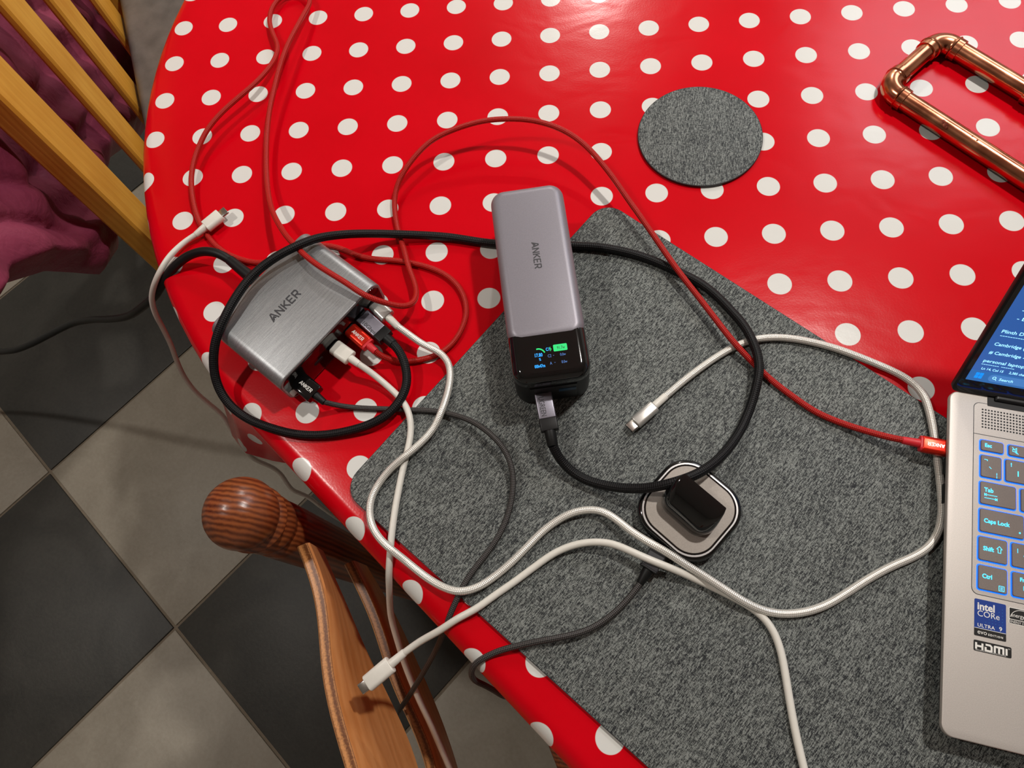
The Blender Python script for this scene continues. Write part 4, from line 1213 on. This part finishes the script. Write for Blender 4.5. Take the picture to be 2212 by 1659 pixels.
KEYS += [(57.1, 72.4, -113.6, -128.6, ''), (75.6, 90.9, -113.6, -128.6, ''), (94.1, 180.0, -113.6, -128.6, ''), (183.2, 198.5, -113.6, -128.6, ''), (201.7, 217.0, -113.6, -128.6, '')]
KT = 0.0015
def legend(key, x0, y0, w, h, code):
    parts = []
    def tx(body, x, y, s, **kw):
        parts.append((text_bm(body, s*0.8, 0.00002, 'LEFT', kw.get('bold', 0.00008), sx=kw.get('sx', 0.95)), T(x, y, 0)))
    def stl(lines, wd=0.0003):
        parts.append((strokes(lines, wd, 0.00004), T(0, 0, 0)))
    m = 0.001
    if code == 'esc': tx('Esc', 0.0022, -0.0047, 0.0044)
    if code == 'mute': stl([(0.0022, -0.003, 0.0034, -0.003), (0.0022, -0.003, 0.0022, -0.0045), (0.0022, -0.0045, 0.0034, -0.0045), (0.0034, -0.0045, 0.0046, -0.0056), (0.0046, -0.0056, 0.0046, -0.0018), (0.0046, -0.0018, 0.0034, -0.003), (0.0020, -0.0016, 0.0056, -0.0060)])
    if code == 'tick': stl([(0.0020, -0.0030, 0.0038, -0.0030), (0.0038, -0.0030, 0.0038, -0.0038), (0.0050, -0.0076, 0.0062, -0.0088), (0.0096, -0.0112, 0.0096, -0.0126), (0.0096, -0.0132, 0.0096, -0.0146)])
    if code == 'one':
        tx('1', 0.0062, -0.0105, 0.0062); tx('!', 0.0028, -0.0046, 0.0044)
    if code == 'tab':
        tx('Tab', 0.0022, -0.0066, 0.0048)
        stl([(0.0024, -0.0086, 0.0100, -0.0086), (0.0024, -0.0078, 0.0024, -0.0094), (0.0026, -0.0086, 0.0036, -0.0078), (0.0026, -0.0086, 0.0036, -0.0094),
             (0.0024, -0.0108, 0.0100, -0.0108), (0.0100, -0.0100, 0.0100, -0.0116), (0.0098, -0.0108, 0.0088, -0.0100), (0.0098, -0.0108, 0.0088, -0.0116)])
    if code == 'caps':
        tx('Caps Lock', 0.0022, -0.0088, 0.0047); tx('o', 0.0230, -0.0118, 0.0026)
    if code == 'shift':
        tx('Shift', 0.0024, -0.0086, 0.0047)
        stl([(0.0120, -0.0044, 0.0136, -0.0062), (0.0136, -0.0062, 0.0128, -0.0062), (0.0128, -0.0062, 0.0128, -0.0086), (0.0128, -0.0086, 0.0112, -0.0086), (0.0112, -0.0086, 0.0112, -0.0062), (0.0112, -0.0062, 0.0104, -0.0062), (0.0104, -0.0062, 0.0120, -0.0044)])
    if code == 'bar':
        stl([(0.0032, -0.0034, 0.0032, -0.0060), (0.0068, -0.0072, 0.0078, -0.0096), (0.0078, -0.0096, 0.0088, -0.0072)])
    if code == 'ctrl':
        tx('Ctrl', 0.0020, -0.0078, 0.0047)
        stl([(0.0118, -0.0108, 0.0148, -0.0108), (0.0148, -0.0108, 0.0148, -0.0138), (0.0148, -0.0138, 0.0118, -0.0138), (0.0118, -0.0138, 0.0118, -0.0108),
             (0.0126, -0.0116, 0.0140, -0.0116), (0.0126, -0.0123, 0.0140, -0.0123), (0.0126, -0.0130, 0.0140, -0.0130)], 0.00025)
    if code == 'fn':
        tx('Fn+', 0.0040, -0.0052, 0.0042)
        stl([(0.0062, -0.0080, 0.0096, -0.0080), (0.0096, -0.0080, 0.0096, -0.0104), (0.0096, -0.0104, 0.0062, -0.0104), (0.0062, -0.0104, 0.0062, -0.0080)], 0.0003)
    if not parts:
        return
    bm = bmesh.new()
    for b, M in parts:
        merge(bm, b, M)
    obj('legend', bm, MAT['key_letter'], key, M=Ml@T(x0, y0, KT+0.00004), label='blue backlit key legend')
for (x0, x1, y0, y1, code) in KEYS:
    x0, x1, y0, y1 = x0/1000, x1/1000, y0/1000, y1/1000
    w, h = x1-x0, y0-y1
    k = obj('key', rprism(w, h, 0.0003, KT, rc=0.0012, rt=0.0003, nc=3, nt=1, c=((x0+x1)/2, (y0+y1)/2)), MAT['key_cap'], lp, M=Ml)
    obj('backlight_gap', rprism(w+0.0014, h+0.0014, 0.0001, 0.0003, rc=0.0016, nc=3, c=((x0+x1)/2, (y0+y1)/2)), MAT['key_glow'], k, M=Ml, label='blue light round the key')
    legend(k, x0, y0, w, h, code)

# stickers on the palm rest
def sticker(name, w, h, x0, y0, m, label):
    o = obj(name, rprism(w, h, 0.00002, 0.00012, rc=0.0008, nc=3, c=(x0+w/2, y0-h/2)), MAT[m], lp, M=Ml, label=label)
    return o
def stext(st, body, x, y, size, m='white_print', sx=1.0, bold=0.0, z=0.00013, space=1.0, align='LEFT'):
    obj('lettering', text_bm(body, size, 0.00001, align, bold, sx=sx, space=space), MAT[m], st, M=Ml@T(x, y, z))
s1 = sticker('sticker', 0.0182, 0.0222, 0.0172, -0.1348, 'sticker_blue', 'blue processor sticker')
stext(s1, 'intel', 0.0188, -0.1410, 0.0062, bold=0.00018, sx=0.95)
stext(s1, 'CORe', 0.0188, -0.1450, 0.0050, sx=1.0)
stext(s1, 'ULTRA', 0.0190, -0.1514, 0.0029, sx=1.05, bold=0.00004, space=1.1)
stext(s1, '9', 0.0314, -0.1514, 0.0036, bold=0.00005)
bm = bmesh.new()
for i in range(6):
    for j in range(7):
        if i+j > 4 and not (j < 3 and i < 4):
            lathe([(0.00022, 0), (0.00020, 0.00003)], 6, bm=bm)
            bmesh.ops.translate(bm, verts=bm.verts[-12:], vec=(0.0238+i*0.0019, -0.1384-j*0.0019, 0.00012))
obj('dot_pattern', bm, MAT['sticker_cyan'], s1, M=Ml)
obj('lower_band', rprism(0.0182, 0.0046, 0.00003, 0.00014, rc=0.0006, nc=3, c=(0.0263, -0.1547)), MAT['sticker_black'], s1, M=Ml)
obj('divider', rprism(0.0180, 0.0003, 0.00003, 0.00016, rc=0.0001, nc=1, c=(0.0263, -0.1523)), MAT['white_print'], s1, M=Ml)
stext(s1, 'evo', 0.0190, -0.1556, 0.0038, z=0.00016)
stext(s1, 'EDITION', 0.0252, -0.1556, 0.0017, z=0.00016, space=1.35, bold=0.00004)
s2 = sticker('sticker', 0.0214, 0.0064, 0.0170, -0.1596, 'sticker_black', 'black video port sticker')
hl = []
W_ = 0.00115
def H(a): hl.extend(a)
H([(0, 0, 0, 0.0034), (0, 0.0017, 0.0032, 0.0017), (0.0036, 0, 0.0036, 0.0034)])
H([(0.0056, 0.0034, 0.0080, 0.0034), (0.0080, 0.0034, 0.0088, 0.0026), (0.0088, 0.0026, 0.0088, 0.0), (0.0088, 0, 0.0054, 0.0), (0.0054, 0, 0.0054, 0.0018)])
H([(0.0106, 0, 0.0106, 0.0034), (0.0106, 0.0034, 0.0154, 0.0034), (0.0130, 0.0034, 0.0130, 0), (0.0154, 0.0034, 0.0154, 0), (0.0172, 0, 0.0172, 0.0034)])
obj('lettering', strokes(hl, W_, 0.00002), MAT['white_print'], s2, M=Ml@T(0.0184, -0.1646, 0.00013))
stext(s2, 'HIGH-DEFINITION MULTIMEDIA INTERFACE', 0.0180, -0.1656, 0.0009, z=0.00013, sx=0.98)
stext(s2, 'TM', 0.0364, -0.1612, 0.0009, z=0.00013)
s3 = sticker('sticker', 0.0148, 0.0100, 0.0370, -0.1355, 'white_print', 'black and white energy rating sticker')
obj('dark_field', rprism(0.0140, 0.0066, 0.00003, 0.00015, rc=0.0004, nc=2, c=(0.0444, -0.1392)), MAT['sticker_black'], s3, M=Ml)
obj('dark_field', rprism(0.0140, 0.0022, 0.00003, 0.00015, rc=0.0003, nc=2, c=(0.0444, -0.1440)), MAT['sticker_black'], s3, M=Ml)
stext(s3, 'energy', 0.0380, -0.1411, 0.0034, z=0.00016, sx=0.85)
stext(s3, 'ENERGY STAR', 0.0377, -0.1447, 0.0020, z=0.00016, sx=0.85)
arc = [(0.0444+0.0066*math.cos(math.radians(a)), -0.1424+0.0060*math.sin(math.radians(a))) for a in range(10, 171, 10)]
obj('arc_mark', strokes([(a[0], a[1], b[0], b[1]) for a, b in zip(arc[:-1], arc[1:])], 0.0003, 0.00003), MAT['white_print'], s3, M=Ml@T(0, 0, 0.00015))
star = []
for k in range(5):
    a0, a1, a2 = (math.radians(90+72*k+d) for d in (0, 36, 72))
    cx, cy = 0.0486, -0.1402
    star += [(cx+0.0018*math.cos(a0), cy+0.0018*math.sin(a0), cx+0.0008*math.cos(a1), cy+0.0008*math.sin(a1)), (cx+0.0008*math.cos(a1), cy+0.0008*math.sin(a1), cx+0.0018*math.cos(a2), cy+0.0018*math.sin(a2))]
obj('star_mark', strokes(star, 0.00025, 0.00003), MAT['white_print'], s3, M=Ml@T(0, 0, 0.00016))
# ports on the left side
for y, w in ((-0.0520, 0.0090), (-0.0700, 0.0132)):
    obj('side_port', rprism(0.0010, w, -0.0072, -0.0042, rc=0.0002, c=(0.0002, y)), MAT['port_dark'], lp, M=Ml)

# lid, opened to about 120 degrees
PH = math.radians(118)
LUP = (-LY)*math.cos(PH)+Vector((0, 0, 1))*math.sin(PH)
Mlid = frame(LO+LY*0.0022+Vector((0, 0, 0.0003)), LX, LUP)       # local X right, Y up the lid, Z towards the sitter
LH = 0.212
lid = obj('lid', rprism(LW, LH, -0.0048, 0.0, rc=0.004, rt=0.0008, rb=0.0008, nc=6, nt=2, c=(LW/2, LH/2)), MAT['black_plastic'], lp, M=Mlid, label='black bezelled screen lid')
glass = obj('screen_glass', rprism(LW-0.003, LH-0.003, -0.0004, 0.0002, rc=0.006, c=(LW/2, LH/2)), MAT['black_gloss'], lid, M=Mlid)
SX, SY = 0.0045, 0.0120
pic = obj('lit_picture', rprism(LW-2*SX, LH-SY-0.006, -0.0002, 0.00035, rc=0.0005, c=(LW/2, (LH-0.006+SY)/2)), MAT['lit_screen'], lid, M=Mlid, label='lit blue screen picture')
bar = obj('task_bar', rprism(LW-2*SX, 0.0088, 0.0, 0.00042, rc=0.0003, c=(LW/2, SY+0.0044)), MAT['screen_bar'], lid, M=Mlid)
for i in (0, 1):
    for j in (0, 1):
        obj('screen_mark', rprism(0.0022, 0.0022, 0.0004, 0.00046, rc=0.0001, c=(0.0096+i*0.0025, 0.0156+j*0.0025)), MAT['screen_icon'], lid, M=Mlid)
obj('search_pill', rprism(0.044, 0.0060, 0.0004, 0.00046, rc=0.0029, c=(0.0390, 0.0165)), MAT['screen_pill'], lid, M=Mlid)
def lidtext(body, x, y, size, width=None, bold=0.00003):
    obj('screen_text', text_bm(body, size, 0.00001, 'LEFT', bold, fit=width), MAT['screen_text'], lid, M=Mlid@T(x, y, 0.00048))
lidtext('Search', 0.0236, 0.0154, 0.0029, 0.0086)
ring_ = [(0.0205+0.0010*math.cos(a*math.pi/5), 0.0168+0.0010*math.sin(a*math.pi/5)) for a in range(11)]
obj('screen_mark', strokes([(a[0], a[1], b[0], b[1]) for a, b in zip(ring_[:-1], ring_[1:])]+[(0.0212, 0.0160, 0.0222, 0.0150)], 0.0004, 0.00002), MAT['screen_text'], lid, M=Mlid@T(0, 0, 0.00048))
lidtext('Ln 14, Col 15', 0.0096, 0.0222, 0.0026, 0.0134)
lidtext('2,385 characters', 0.0267, 0.0222, 0.0026, 0.0160)
lidtext('-------- ------', 0.0080, 0.0258, 0.0030, 0.0200)
lidtext('personal laptop', 0.0080, 0.0284, 0.0034, 0.0250)
lidtext('# Cambridge -', 0.0084, 0.0354, 0.0034, 0.0214)
lidtext('Cambridge (', 0.0083, 0.0424, 0.0034, 0.0184)
lidtext('----------------', 0.0084, 0.0496, 0.0030, 0.0240)
lidtext('Plinth D', 0.0079, 0.0526, 0.0034, 0.0130)
lidtext('- b', 0.0118, 0.0634, 0.0034, 0.0050)
lidtext('-', 0.0118, 0.0698, 0.0034, 0.0014)
lidtext('-', 0.0118, 0.0762, 0.0034, 0.0014)
